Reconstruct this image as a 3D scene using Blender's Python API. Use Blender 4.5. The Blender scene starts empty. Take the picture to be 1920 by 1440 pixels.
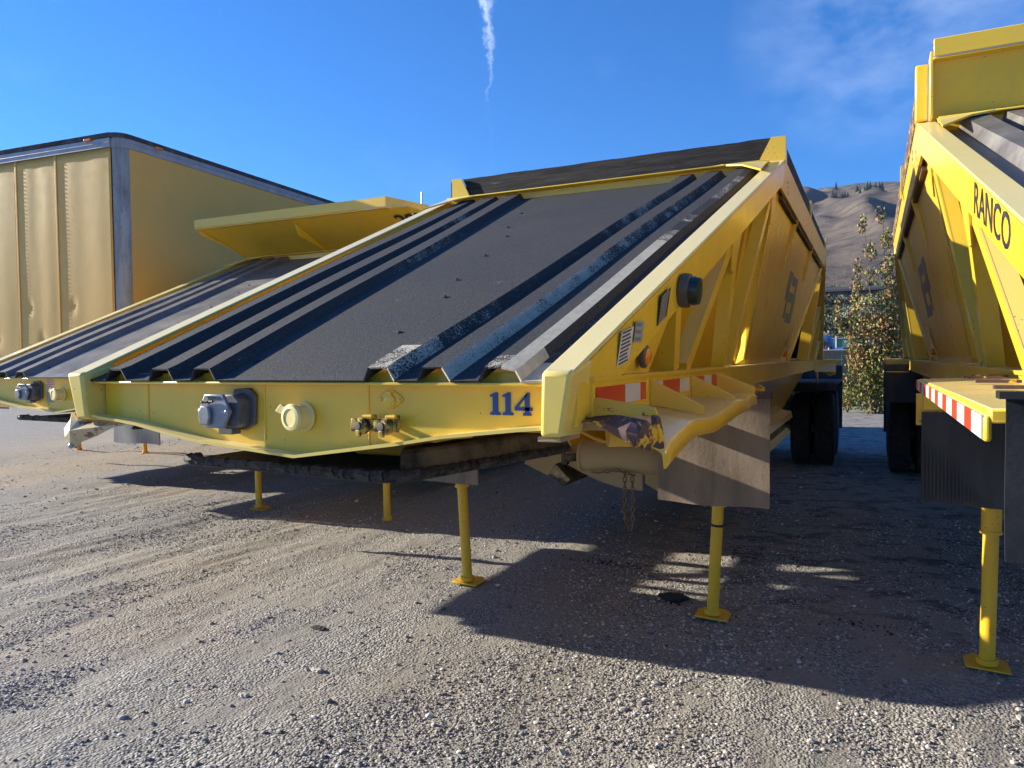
import bpy, bmesh, math, random
import numpy as np
from mathutils import Vector, Matrix, Euler

random.seed(11)
rng = np.random.default_rng(11)
sc = bpy.context.scene
R = math.radians

# ------------------------------------------------------------------ camera, sky, sun, exposure
CAM = Vector((1.757, -1.861, 1.612))
yaw, pitch, roll = R(25.99), R(1.89), R(-0.64)
fwd = Vector((-math.sin(yaw), math.cos(yaw), 0)); rgt = Vector((math.cos(yaw), math.sin(yaw), 0)); up = Vector((0, 0, 1))
f2 = math.cos(pitch) * fwd - math.sin(pitch) * up
u2 = math.cos(pitch) * up + math.sin(pitch) * fwd
r3 = math.cos(roll) * rgt + math.sin(roll) * u2
u3 = -math.sin(roll) * rgt + math.cos(roll) * u2
cam_d = bpy.data.cameras.new("camera")
cam = bpy.data.objects.new("camera", cam_d)
sc.collection.objects.link(cam)
cam.matrix_world = Matrix(((r3.x, u3.x, -f2.x, CAM.x), (r3.y, u3.y, -f2.y, CAM.y), (r3.z, u3.z, -f2.z, CAM.z), (0, 0, 0, 1)))
cam_d.sensor_width = 36.0
cam_d.lens = 36.0 * 1386.0 / 1920.0
cam_d.clip_start = 0.05
cam_d.clip_end = 20000
sc.camera = cam

SUN_EL = R(18.5)
SUN_AZ = R(7.5)            # travel direction: mostly +X, slightly +Y
trav = Vector((math.cos(SUN_AZ) * math.cos(SUN_EL), math.sin(SUN_AZ) * math.cos(SUN_EL), -math.sin(SUN_EL)))
sun_d = bpy.data.lights.new("sun", 'SUN')
sun_d.energy = 5.0
sun_d.angle = R(0.5)
sun_d.color = (1.0, 0.92, 0.76)
sun = bpy.data.objects.new("sun", sun_d)
sc.collection.objects.link(sun)
sun.rotation_euler = trav.to_track_quat('-Z', 'Y').to_euler()

world = bpy.data.worlds.new("World")
sc.world = world
world.use_nodes = True
wt = world.node_tree
wn, wl = wt.nodes, wt.links
bg = wn["Background"]
sky = wn.new("ShaderNodeTexSky")
sky.sky_type = 'NISHITA'
sky.sun_disc = False
sky.sun_elevation = SUN_EL
sky.sun_rotation = math.atan2(-trav.x, -trav.y)
sky.air_density = 1.0
sky.dust_density = 0.25
sky.ozone_density = 5.0
sky.altitude = 500
hs = wn.new("ShaderNodeHueSaturation")
hs.inputs["Saturation"].default_value = 1.30
hs.inputs["Value"].default_value = 1.08
tint = wn.new("ShaderNodeMix"); tint.data_type = 'RGBA'; tint.blend_type = 'MULTIPLY'; tint.inputs["Factor"].default_value = 1.0
wl.new(sky.outputs[0], tint.inputs["A"]); tint.inputs["B"].default_value = (0.74, 0.81, 1.0, 1)
wl.new(tint.outputs["Result"], hs.inputs["Color"])


def mk(nodes, typ, **kw):
    n = nodes.new(typ)
    for k, v in kw.items():
        setattr(n, k, v)
    return n


def M_(op, a, b=None, c=None):
    n = wn.new("ShaderNodeMath"); n.operation = op
    for i, v in enumerate((a, b, c)):
        if v is None: continue
        if hasattr(v, "links"): wl.new(v, n.inputs[i])
        else: n.inputs[i].default_value = v
    return n.outputs[0]


# contrail and thin cirrus, as functions of the direction in the sky
tc = wn.new("ShaderNodeTexCoord")
sep = wn.new("ShaderNodeSeparateXYZ"); wl.new(tc.outputs["Generated"], sep.inputs[0])
az = M_('ARCTAN2', sep.outputs[0], sep.outputs[1])           # azimuth from +Y toward +X
el = M_('ARCSINE', sep.outputs[2])


def noise(scale, detail, vec, rough=0.6):
    n = wn.new("ShaderNodeTexNoise"); n.inputs["Scale"].default_value = scale
    n.inputs["Detail"].default_value = detail; n.inputs["Roughness"].default_value = rough
    wl.new(vec, n.inputs["Vector"]); return n.outputs[0]


comb = wn.new("ShaderNodeCombineXYZ"); wl.new(az, comb.inputs[0]); wl.new(el, comb.inputs[1])
nA = noise(26.0, 5.0, comb.outputs[0]); nB = noise(120.0, 4.0, comb.outputs[0])
az0 = R(-27.55)
wob = M_('MULTIPLY', M_('SUBTRACT', nA, 0.5), 0.035)
wob2 = M_('MULTIPLY', M_('SUBTRACT', nB, 0.5), 0.018)
off = M_('ADD', M_('ADD', M_('SUBTRACT', az, az0), wob), wob2)
off = M_('SUBTRACT', off, M_('MULTIPLY', M_('SUBTRACT', el, R(18)), -0.012))
grow = M_('MULTIPLY', M_('MAXIMUM', M_('SUBTRACT', el, R(20.5)), 0.0), 0.07)
wid = M_('ADD', grow, 0.0034)
trail = M_('MAXIMUM', M_('SUBTRACT', 1.0, M_('DIVIDE', M_('ABSOLUTE', off), wid)), 0.0)
fade = wn.new("ShaderNodeMapRange"); fade.inputs["From Min"].default_value = R(18.5); fade.inputs["From Max"].default_value = R(25.5)
fade.inputs["To Min"].default_value = 0.02; fade.inputs["To Max"].default_value = 0.50
wl.new(el, fade.inputs["Value"])
trail = M_('MULTIPLY', M_('MULTIPLY', trail, fade.outputs[0]), M_('ADD', nB, 0.35))
# cirrus, upper right of the photo
comb2 = wn.new("ShaderNodeCombineXYZ"); wl.new(M_('MULTIPLY', az, 4.0), comb2.inputs[0]); wl.new(M_('MULTIPLY', el, 7.0), comb2.inputs[1])
nC = noise(2.1, 6.0, comb2.outputs[0], 0.62)
da = M_('DIVIDE', M_('SUBTRACT', az, R(1.0)), R(11.0)); de = M_('DIVIDE', M_('SUBTRACT', el, R(22.0)), R(9.0))
rad = M_('MAXIMUM', M_('SUBTRACT', 1.0, M_('ADD', M_('MULTIPLY', da, da), M_('MULTIPLY', de, de))), 0.0)
cir = M_('MULTIPLY', M_('MULTIPLY', rad, M_('MAXIMUM', M_('SUBTRACT', nC, 0.36), 0.0)), 0.55)
nD = noise(1.0, 6.0, comb2.outputs[0], 0.6)
cir2 = M_('MULTIPLY', M_('MAXIMUM', M_('SUBTRACT', nD, 0.60), 0.0), 0.22)
tot = M_('MINIMUM', M_('ADD', M_('ADD', trail, cir), cir2), 0.9)
mixw = wn.new("ShaderNodeMix"); mixw.data_type = 'RGBA'
wl.new(tot, mixw.inputs["Factor"]); wl.new(hs.outputs[0], mixw.inputs["A"])
mixw.inputs["B"].default_value = (7.6, 8.4, 9.6, 1)
wl.new(mixw.outputs["Result"], bg.inputs["Color"])
bg.inputs["Strength"].default_value = 0.078

sc.view_settings.view_transform = 'Standard'
sc.view_settings.look = 'None'
sc.view_settings.exposure = 1.38
sc.view_settings.gamma = 1.0
sc.view_settings.use_curve_mapping = False

col = sc.collection

# ------------------------------------------------------------------ materials
MAT = {}


class NT:
    """small helper round a material's node tree"""
    def __init__(s, name):
        s.m = bpy.data.materials.new(name); s.m.use_nodes = True
        s.t = s.m.node_tree; s.n = s.t.nodes; s.l = s.t.links
        s.b = s.n["Principled BSDF"]
        s.tc = s.n.new("ShaderNodeTexCoord")
        s.geo = s.n.new("ShaderNodeNewGeometry")
        s.pos = s.geo.outputs["Position"]
        s.obj = s.tc.outputs["Object"]
        MAT[name] = s.m

    def put(s, v, sock):
        if hasattr(v, "links"): s.l.new(v, sock)
        else: sock.default_value = v if not isinstance(v, tuple) else (v + (1,) if len(v) == 3 else v)

    def noise(s, scale, detail=4, rough=0.6, vec=None, stretch=None, dist=0.0):
        n = s.n.new("ShaderNodeTexNoise"); n.inputs["Scale"].default_value = scale
        n.inputs["Detail"].default_value = detail; n.inputs["Roughness"].default_value = rough
        n.inputs["Distortion"].default_value = dist
        v = vec or s.obj
        if stretch:
            mp = s.n.new("ShaderNodeMapping"); mp.inputs["Scale"].default_value = stretch
            s.l.new(v, mp.inputs[0]); v = mp.outputs[0]
        s.l.new(v, n.inputs["Vector"]); return n.outputs[0]

    def vor(s, scale, feature='F1', out="Distance", vec=None, rand=1.0):
        n = s.n.new("ShaderNodeTexVoronoi"); n.feature = feature; n.inputs["Scale"].default_value = scale
        n.inputs["Randomness"].default_value = rand
        s.l.new(vec or s.obj, n.inputs["Vector"]); return n.outputs[out]

    def ramp(s, fac, lo, hi, a=0.0, b=1.0):
        n = s.n.new("ShaderNodeMapRange"); n.inputs["From Min"].default_value = lo; n.inputs["From Max"].default_value = hi
        n.inputs["To Min"].default_value = a; n.inputs["To Max"].default_value = b
        s.l.new(fac, n.inputs["Value"]); return n.outputs[0]

    def math(s, op, a, b=None):
        n = s.n.new("ShaderNodeMath"); n.operation = op
        s.put(a, n.inputs[0])
        if b is not None: s.put(b, n.inputs[1])
        return n.outputs[0]

    def mix(s, fac, a, b, mode='MIX'):
        n = s.n.new("ShaderNodeMix"); n.data_type = 'RGBA'; n.blend_type = mode
        s.put(fac, n.inputs["Factor"]); s.put(a, n.inputs["A"]); s.put(b, n.inputs["B"])
        return n.outputs["Result"]

    def bump(s, h, strength=0.3, dist=0.01, prev=None):
        n = s.n.new("ShaderNodeBump"); n.inputs["Strength"].default_value = strength; n.inputs["Distance"].default_value = dist
        s.l.new(h, n.inputs["Height"])
        if prev is not None: s.l.new(prev, n.inputs["Normal"])
        return n.outputs[0]

    def out(s, color=None, rough=None, metal=None, normal=None, spec=None, coat=None):
        if color is not None: s.put(color, s.b.inputs["Base Color"])
        if rough is not None: s.put(rough, s.b.inputs["Roughness"])
        if metal is not None: s.put(metal, s.b.inputs["Metallic"])
        if spec is not None: s.put(spec, s.b.inputs["Specular IOR Level"])
        if coat is not None: s.b.inputs["Coat Weight"].default_value = coat; s.b.inputs["Coat Roughness"].default_value = 0.16
        if normal is not None: s.l.new(normal, s.b.inputs["Normal"])
        return s.m


def paint(name, base, rough=0.36, dirt=0.5, chips=0.5, spec=0.5, dust=(0.36, 0.29, 0.2), top=False, coat=0.0):
    t = NT(name)
    lo = t.noise(1.7, 5, 0.65)
    mid = t.noise(9, 6, 0.7)
    streak = t.noise(14, 4, 0.6, stretch=(1, 1, 0.12))
    c = t.mix(t.ramp(lo, 0.35, 0.7, 0, 0.35), base, tuple(x * 0.86 for x in base))
    d = t.math('MULTIPLY', t.ramp(mid, 0.45, 0.75), t.ramp(streak, 0.35, 0.7))
    c = t.mix(t.math('MULTIPLY', d, dirt), c, dust)
    sp = t.vor(34); ns = t.noise(5, 3)
    speck = t.math('MULTIPLY', t.math('LESS_THAN', sp, 0.10), t.math('GREATER_THAN', ns, 0.66 - 0.12 * chips))
    n2 = t.noise(42, 5, 0.7); n3 = t.noise(3.2, 3)
    chip = t.math('MULTIPLY', t.math('GREATER_THAN', n2, 0.73), t.math('GREATER_THAN', n3, 0.63 - 0.1 * chips))
    k = t.math('MAXIMUM', speck, chip)
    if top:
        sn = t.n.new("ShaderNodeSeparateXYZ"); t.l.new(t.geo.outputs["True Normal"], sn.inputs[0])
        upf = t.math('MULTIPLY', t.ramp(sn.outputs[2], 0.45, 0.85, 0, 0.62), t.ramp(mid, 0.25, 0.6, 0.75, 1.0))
        c = t.mix(upf, c, (0.76, 0.67, 0.37))  # pale dust tone that also paints sun and sky sheen onto upward faces
    c = t.mix(t.math('MULTIPLY', k, 0.85), c, (0.07, 0.035, 0.018))
    r = t.ramp(mid, 0.3, 0.75, rough - 0.06, rough + 0.2)
    b = t.bump(t.noise(2.6, 3), 0.05 if top else 0.015, 0.03)
    b = t.bump(t.noise(160, 2), 0.05, 0.002, b)
    return t.out(c, r, 0, b, spec, coat)


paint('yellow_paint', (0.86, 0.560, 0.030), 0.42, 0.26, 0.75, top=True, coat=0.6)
paint('yellow_paint_lit', (0.82, 0.61, 0.12), 0.42, 0.2, 0.3, top=True, coat=0.5)  # lit copy of the yellow, sun and sky brightness mixed into its colour
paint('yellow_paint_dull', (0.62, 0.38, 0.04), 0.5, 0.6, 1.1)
paint('yellow_leg', (0.80, 0.47, 0.02), 0.42, 0.35, 1.6)
paint('orange_leg', (0.72, 0.32, 0.012), 0.42, 0.35, 1.6)
paint('cream_paint', (0.80, 0.66, 0.26), 0.45, 0.15, 0.3)
paint('box_yellow', (0.74, 0.435, 0.085), 0.45, 0.14, 0.0)
paint('dusty_steel', (0.40, 0.30, 0.15), 0.75, 0.8, 1.0)
paint('blue_vehicle_paint', (0.05, 0.16, 0.42), 0.4, 0.2, 0)
paint('white_vehicle_paint', (0.75, 0.76, 0.80), 0.4, 0.2, 0)
paint('orange_vehicle_paint', (0.60, 0.10, 0.03), 0.5, 0.2, 0)
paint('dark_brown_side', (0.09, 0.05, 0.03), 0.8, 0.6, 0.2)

t = NT('deck_black')      # rubbery granular sheet
g1 = t.noise(110, 4, 0.85); g2 = t.noise(2.2, 5, 0.65); g3 = t.noise(30, 5, 0.7)
c = t.mix(t.ramp(g1, 0.3, 0.7), (0.006, 0.006, 0.007), (0.078, 0.076, 0.075))
c = t.mix(t.ramp(g2, 0.35, 0.72, 0, 0.35), c, (0.058, 0.055, 0.051))
at = t.n.new("ShaderNodeAttribute"); at.attribute_name = "scuff"; at.attribute_type = 'GEOMETRY'
f1 = t.noise(170, 3, 0.75); f2_ = t.noise(9, 4, 0.7)
mixn = t.math('ADD', t.math('MULTIPLY', f1, 0.62), t.math('MULTIPLY', f2_, 0.38))
thr = t.math('SUBTRACT', 0.80, t.math('MULTIPLY', at.outputs["Fac"], 0.62))
mask = t.ramp(t.math('SUBTRACT', mixn, thr), -0.02, 0.03)
gate = t.math('GREATER_THAN', at.outputs["Fac"], 0.02)
mask = t.math('MULTIPLY', t.math('MULTIPLY', mask, gate), .86)
c = t.mix(mask, c, t.mix(t.ramp(g3, .4, .75), (0.66, 0.60, 0.46), (0.48, 0.42, 0.31)))
t.out(c, t.ramp(g2, .3, .7, .66, .80), 0, t.bump(t.math('ADD', g1, t.math('MULTIPLY', g3, 0.6)), 0.7, 0.006), 0.3)

t = NT('deck_grey')
g1 = t.noise(200, 2, 0.5); g2 = t.noise(3.2, 6, 0.7); g3 = t.noise(26, 5, 0.75)
c = t.mix(t.ramp(g2, 0.3, 0.7), (0.085, 0.082, 0.08), (0.23, 0.21, 0.185))
c = t.mix(t.ramp(g3, 0.5, 0.68, 0, 0.5), c, (0.075, 0.075, 0.08))
sc1 = t.math('GREATER_THAN', t.noise(7, 5, 0.8, stretch=(1, 2.6, 1)), 0.725)
c = t.mix(t.math('MULTIPLY', sc1, 0.8), c, (0.55, 0.55, 0.55))
t.out(c, t.ramp(g2, .3, .7, .36, .58), 0, t.bump(t.math('ADD', g1, g3), 0.35, 0.004), 0.5)

t = NT('old_timber')
gr = t.noise(9, 7, 0.75, stretch=(0.3, 0.3, 4)); g2 = t.noise(4, 4); g4 = t.noise(22, 5, .7, stretch=(.12, .12, 2.2))
c = t.mix(t.ramp(gr, 0.42, 0.72), (0.005, 0.005, 0.007), (0.050, 0.047, 0.050))
c = t.mix(t.math('MULTIPLY', t.ramp(g4, 0.60, 0.67, 0, .7), t.ramp(g2, .45, .58)), c, (0.16, 0.125, 0.09))
kn = t.vor(3.1, vec=t.obj)
c = t.mix(t.ramp(kn, 0.10, 0.06), c, (0.012, 0.01, 0.01))
t.out(c, 0.75, 0, t.bump(t.math('ADD', gr, g4), 0.6, 0.008), 0.35)

t = NT('flap_dusty')
g1 = t.noise(3, 5, .6, stretch=(3.2, 1, .5)); g2 = t.noise(60, 4); g3 = t.noise(16, 6, .7, stretch=(5, 1, .7), dist=.8)
c = t.mix(t.ramp(g1, .3, .7), (0.165, 0.13, 0.10), (0.27, 0.215, 0.165))
c = t.mix(t.ramp(g3, .62, .66, 0, .65), c, (0.055, 0.045, 0.038))
t.out(c, .9, 0, t.bump(g2, .35, .004), .2)

t = NT('flap_rubber')
g1 = t.noise(3, 5, .6, stretch=(3, 1, .5)); g2 = t.noise(40, 5, .7)
c = t.mix(t.ramp(g1, .3, .7), (0.030, 0.033, 0.038), (0.060, 0.062, 0.068))
t.out(c, .65, 0, t.bump(g2, .35, .004), .35)
t = NT('flap_black'); g2 = t.noise(25, 5, .7)
t.out(t.mix(t.ramp(g2, .3, .7), (.012, .014, .018), (.026, .028, .033)), .85, 0, t.bump(g2, .3, .004), .2)
t = NT('flap_grey')
g1 = t.noise(3, 5, .6, stretch=(3, 1, .5)); g2 = t.noise(40, 5, .7)
c = t.mix(t.ramp(g1, .3, .7), (0.11, 0.115, 0.125), (0.17, 0.175, 0.19))
t.out(c, .7, 0, t.bump(g2, .35, .004), .3)

t = NT('tyre_rubber'); g2 = t.noise(14, 4)
t.out(t.mix(t.ramp(g2, .3, .7), (.018, .018, .019), (.045, .042, .04)), .8, 0, t.bump(t.noise(60, 3), .2, .003), .3)

t = NT('grease')
g1 = t.noise(22, 6, .75); g2 = t.noise(3, 3)
c = t.mix(t.ramp(g1, .4, .65), (.012, .013, .015), (.075, .068, .06))
t.out(c, t.ramp(g2, .3, .7, .45, .85), 0, t.bump(g1, .9, .02), .4)

t = NT('grease_dusty')
g1 = t.noise(5, 6, .7)
c = t.mix(t.ramp(g1, .38, .6), (.018, .016, .015), (.16, .12, .07))
t.out(c, .8, 0, t.bump(t.noise(40, 4), .4, .01), .3)

t = NT('rusty_torn')
g1 = t.noise(11, 5, .7)
c = t.mix(t.ramp(g1, .56, .585), (.085, .050, .050), (.72, .46, .04))
t.out(c, .6, 0, t.bump(g1, .5, .01), .4)
t = NT('chipped_yellow')
g1 = t.noise(17, 5, .7, stretch=(.5, .5, 1.2)); 
c = t.mix(t.ramp(g1, .585, .60), (.78, .46, .05), (.055, .035, .035))
t.out(c, .5, 0, t.bump(g1, .3, .006), .4)
t = NT('torn_cream')
g1 = t.noise(15, 5, .7)
c = t.mix(t.ramp(g1, .53, .57), (.62, .50, .30), (.20, .12, .09))
t.out(c, .5, 0, t.bump(g1, .4, .01), .4)

t = NT('rust_chain'); g1 = t.noise(40, 4)
t.out(t.mix(g1, (.10, .06, .035), (.28, .20, .12)), .8, 0, None, .3)

t = NT('box_plastic'); g1 = t.noise(18, 5, .7)
t.out(t.mix(t.ramp(g1, .3, .7), (.065, .065, .068), (.125, .125, .13)), .5, 0, t.bump(t.noise(70, 3), .15, .003), .5)
t = NT('cover_metal'); g1 = t.noise(12, 5, .7)
t.out(t.mix(t.ramp(g1, .3, .7), (.17, .18, .20), (.30, .31, .33)), .42, .35, t.bump(t.noise(50, 3), .2, .002), .5)
t = NT('bright_metal'); g1 = t.noise(12, 5, .7)
t.out(t.mix(t.ramp(g1, .3, .7), (.33, .33, .34), (.55, .55, .57)), .4, .7)
t = NT('grimy_brass'); g1 = t.noise(38, 5, .7)
t.out(t.mix(t.ramp(g1, .42, .58), (.055, .035, .02), (.60, .42, .06)), .45, .15, t.bump(g1, .4, .004))
t = NT('black_rubber'); t.out((.012, .012, .013), .55)
t = NT('aluminium_rail')
g1 = t.noise(6, 6, .7); g2 = t.noise(2.2, 6, .75, stretch=(2.5, 2.5, .35))
c = t.mix(t.ramp(g1, .3, .75), (.42, .42, .44), (.28, .28, .29))
t.out(c, .5, .35, t.bump(g1, .2, .004))
t = NT('aluminium_post')
g2 = t.noise(3.0, 7, .75, stretch=(3.2, 3.2, .55)); g3 = t.noise(7, 5, .7, stretch=(3, 3, 1))
c = t.mix(t.ramp(g2, .42, .66), (.36, .355, .35), (.18, .178, .175))
c = t.mix(t.ramp(g3, .62, .66, 0, .8), c, (.05, .04, .03))
t.out(c, .52, .3, t.bump(g2, .2, .01))
t = NT('dark_roof_edge'); g1 = t.noise(9, 5, .7)
t.out(t.mix(t.ramp(g1, .4, .7), (.035, .032, .032), (.11, .10, .095)), .7, .1)

for nm, cc, ro in (('blue_lettering', (.018, .055, .25), .4), ('white_lettering', (.66, .66, .6), .5), ('black_lettering', (.03, .03, .05), .5),
                   ('grey_lettering', (.17, .21, .26), .45), ('sticker_white', (.66, .65, .6), .5), ('sticker_tan', (.62, .50, .36), .5), ('sticker_black', (.03, .03, .035), .4),
                   ('sticker_silver', (.36, .37, .34), .35), ('sticker_red', (.62, .12, .10), .5), ('tape_red', (.62, .055, .02), .32), ('tape_white', (.62, .62, .57), .32),
                   ('lamp_amber', (.80, .22, .01), .22), ('lamp_red', (.40, .03, .02), .25), ('lamp_grey', (.075, .08, .07), .5), ('dark_green_lens', (.016, .03, .024), .22),
                   ('flap_edge_white', (.5, .5, .5), .6), ('glass_blue', (.06, .10, .16), .1)):
    t = NT(nm)
    g = t.noise(30, 4, .7)
    t.out(t.mix(t.ramp(g, .45, .8, 0, .35), cc, tuple(x * .55 + .03 for x in cc)), ro, 0)

# ground
t = NT('yard_gravel_ground')
P = t.pos
big = t.noise(.55, 5, .6, vec=P); streaks = t.noise(1.1, 6, .65, vec=P, stretch=(2.4, .5, 1)); fine = t.noise(75, 3, .6, vec=P)
cell = t.vor(70, vec=P); cellc = t.vor(70, out="Color", vec=P); cell2 = t.vor(34, vec=P)
sepc = t.n.new("ShaderNodeSeparateColor"); t.l.new(cellc, sepc.inputs[0])
stone = t.ramp(sepc.outputs[0], 0, 1, 0.55, 1.35)
sand = t.mix(t.ramp(streaks, .35, .65), (.325, .300, .262), (.275, .258, .232))
sand = t.mix(t.ramp(big, .4, .65, 0, .6), sand, (.25, .238, .217))
grey = t.mix(t.ramp(fine, .3, .7), (.19, .182, .174), (.41, .39, .365))
gm = t.n.new("ShaderNodeVectorMath"); gm.operation = 'SCALE'; t.l.new(grey, gm.inputs[0]); t.l.new(stone, gm.inputs["Scale"])
patch = t.ramp(t.noise(1.6, 6, .68, vec=P, stretch=(1.8, .7, 1)), .42, .56)
c = t.mix(patch, sand, gm.outputs[0])
orange = t.ramp(t.noise(.35, 4, .6, vec=P), .55, .68)
c = t.mix(t.math('MULTIPLY', orange, .25), c, (.42, .30, .19))
spg = t.n.new("ShaderNodeSeparateXYZ"); t.l.new(P, spg.inputs[0])
under = t.math('MULTIPLY', t.ramp(spg.outputs[0], -.6, .6), t.ramp(spg.outputs[1], 2.4, 3.4))     # where trucks stand and drip
oil = t.math('MULTIPLY', t.ramp(t.noise(2.6, 6, .75, vec=P, stretch=(1, 1.5, 1)), .50, .60), t.math('ADD', t.math('MULTIPLY', under, .8), .04))
c = t.mix(t.math('MULTIPLY', oil, .75), c, (.035, .033, .034))
h = t.math('ADD', t.math('MULTIPLY', t.ramp(cell, 0, .7, 1, 0), t.ramp(patch, 0, 1, .25, 1)), t.math('MULTIPLY', t.noise(9, 6, .7, vec=P), 1.6))
h = t.math('ADD', h, t.math('MULTIPLY', t.ramp(cell2, 0, .5, 1, 0), t.math('MULTIPLY', patch, .8)))
t.out(c, .92, 0, t.bump(h, .7, .013), .2)

for nm, lo, hi in (('gravel_stone_pale', (.42, .395, .36), (.66, .62, .57)), ('gravel_stone_grey', (.22, .205, .19), (.40, .37, .34)), ('gravel_stone_dark', (.09, .087, .085), (.20, .185, .175)), ('gravel_stone_tan', (.29, .26, .22), (.44, .40, .345))):
    t = NT(nm)
    oi = t.n.new("ShaderNodeObjectInfo")
    t.out(t.mix(oi.outputs["Random"], lo, hi), .85, 0, None, .3)
t = NT('asphalt_lump'); g = t.noise(30, 5, .7)
t.out(t.mix(g, (.012, .012, .014), (.05, .048, .047)), .8, 0, t.bump(g, .8, .01))
t = NT('white_rock'); g = t.noise(8, 4); t.out(t.mix(g, (.42, .38, .32), (.62, .58, .5)), .85)
t = NT('dry_grass'); t.out((.42, .36, .16), .8)

t = NT('hill_scrub')
P = t.pos
n1 = t.noise(.014, 6, .6, vec=P); n2 = t.noise(.055, 6, .7, vec=P); n3 = t.noise(.012, 4, .6, vec=P, stretch=(1, 1, 3))
sp2 = t.n.new("ShaderNodeSeparateXYZ"); t.l.new(P, sp2.inputs[0])
c = t.mix(t.ramp(n1, .38, .62), (.145, .115, .092), (.095, .082, .074))
c = t.mix(t.ramp(n2, .48, .66, 0, .55), c, (.20, .145, .095))
c = t.mix(t.ramp(n2, .46, .34, 0, .75), c, (.050, .048, .044))
c = t.mix(t.ramp(t.noise(.10, 4, .7, vec=P), .52, .62, 0, .55), c, (.055, .052, .042))
hi = t.ramp(t.math('ADD', sp2.outputs[2], t.math('MULTIPLY', n1, 60)), 258, 276)
c = t.mix(t.math('MULTIPLY', hi, .8), c, t.mix(t.ramp(n2, .4, .65), (.060, .075, .040), (.135, .125, .070)))
t.out(c, .95, 0, t.bump(n2, .5, 3.0), .1)

t = NT('bank_soil'); g = t.noise(.6, 6, .7, vec=t.pos)
t.out(t.mix(t.ramp(g, .35, .65), (.10, .085, .055), (.16, .14, .10)), .95, 0, t.bump(g, .5, .2), .1)


def leafmat(name, a, b, trans=0.25):
    t = NT(name)
    oi = t.noise(5, 3, vec=t.pos); oi2 = t.noise(40, 2, vec=t.pos)
    t.out(t.mix(t.ramp(t.math('ADD', t.math('MULTIPLY', oi, .5), t.math('MULTIPLY', oi2, .5)), .35, .65), a, b), .6, 0, None, .25)
    return t


leafmat('leaf_green', (.07, .11, .02), (.17, .20, .04))
leafmat('leaf_olive', (.18, .18, .04), (.34, .30, .08))
leafmat('leaf_red', (.30, .10, .05), (.40, .18, .09))
leafmat('leaf_pale', (.28, .26, .15), (.38, .35, .24))
leafmat('sage_pale', (.17, .18, .12), (.32, .32, .23))
leafmat('sage_dark', (.030, .038, .022), (.075, .085, .045))
leafmat('far_green', (.045, .08, .02), (.12, .17, .05))
leafmat('pine_green', (.012, .022, .012), (.03, .045, .022))
t = NT('twig_bark'); t.out((.13, .09, .06), .85)
t = NT('fence_slat_green'); g = t.noise(1.3, 4, vec=t.pos)
t.out(t.mix(t.ramp(g, .3, .7), (.030, .042, .033), (.050, .062, .050)), .6)
t = NT('far_fence_green'); t.out((.06, .21, .15), .6)
t = NT('galvanised'); t.out((.42, .43, .44), .5, .3)
t = NT('far_roof'); t.out((.035, .036, .042), .8)
t = NT('far_wall'); t.out((.22, .21, .21), .8)
t = NT('far_wall_brown'); t.out((.10, .07, .055), .8)


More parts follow.
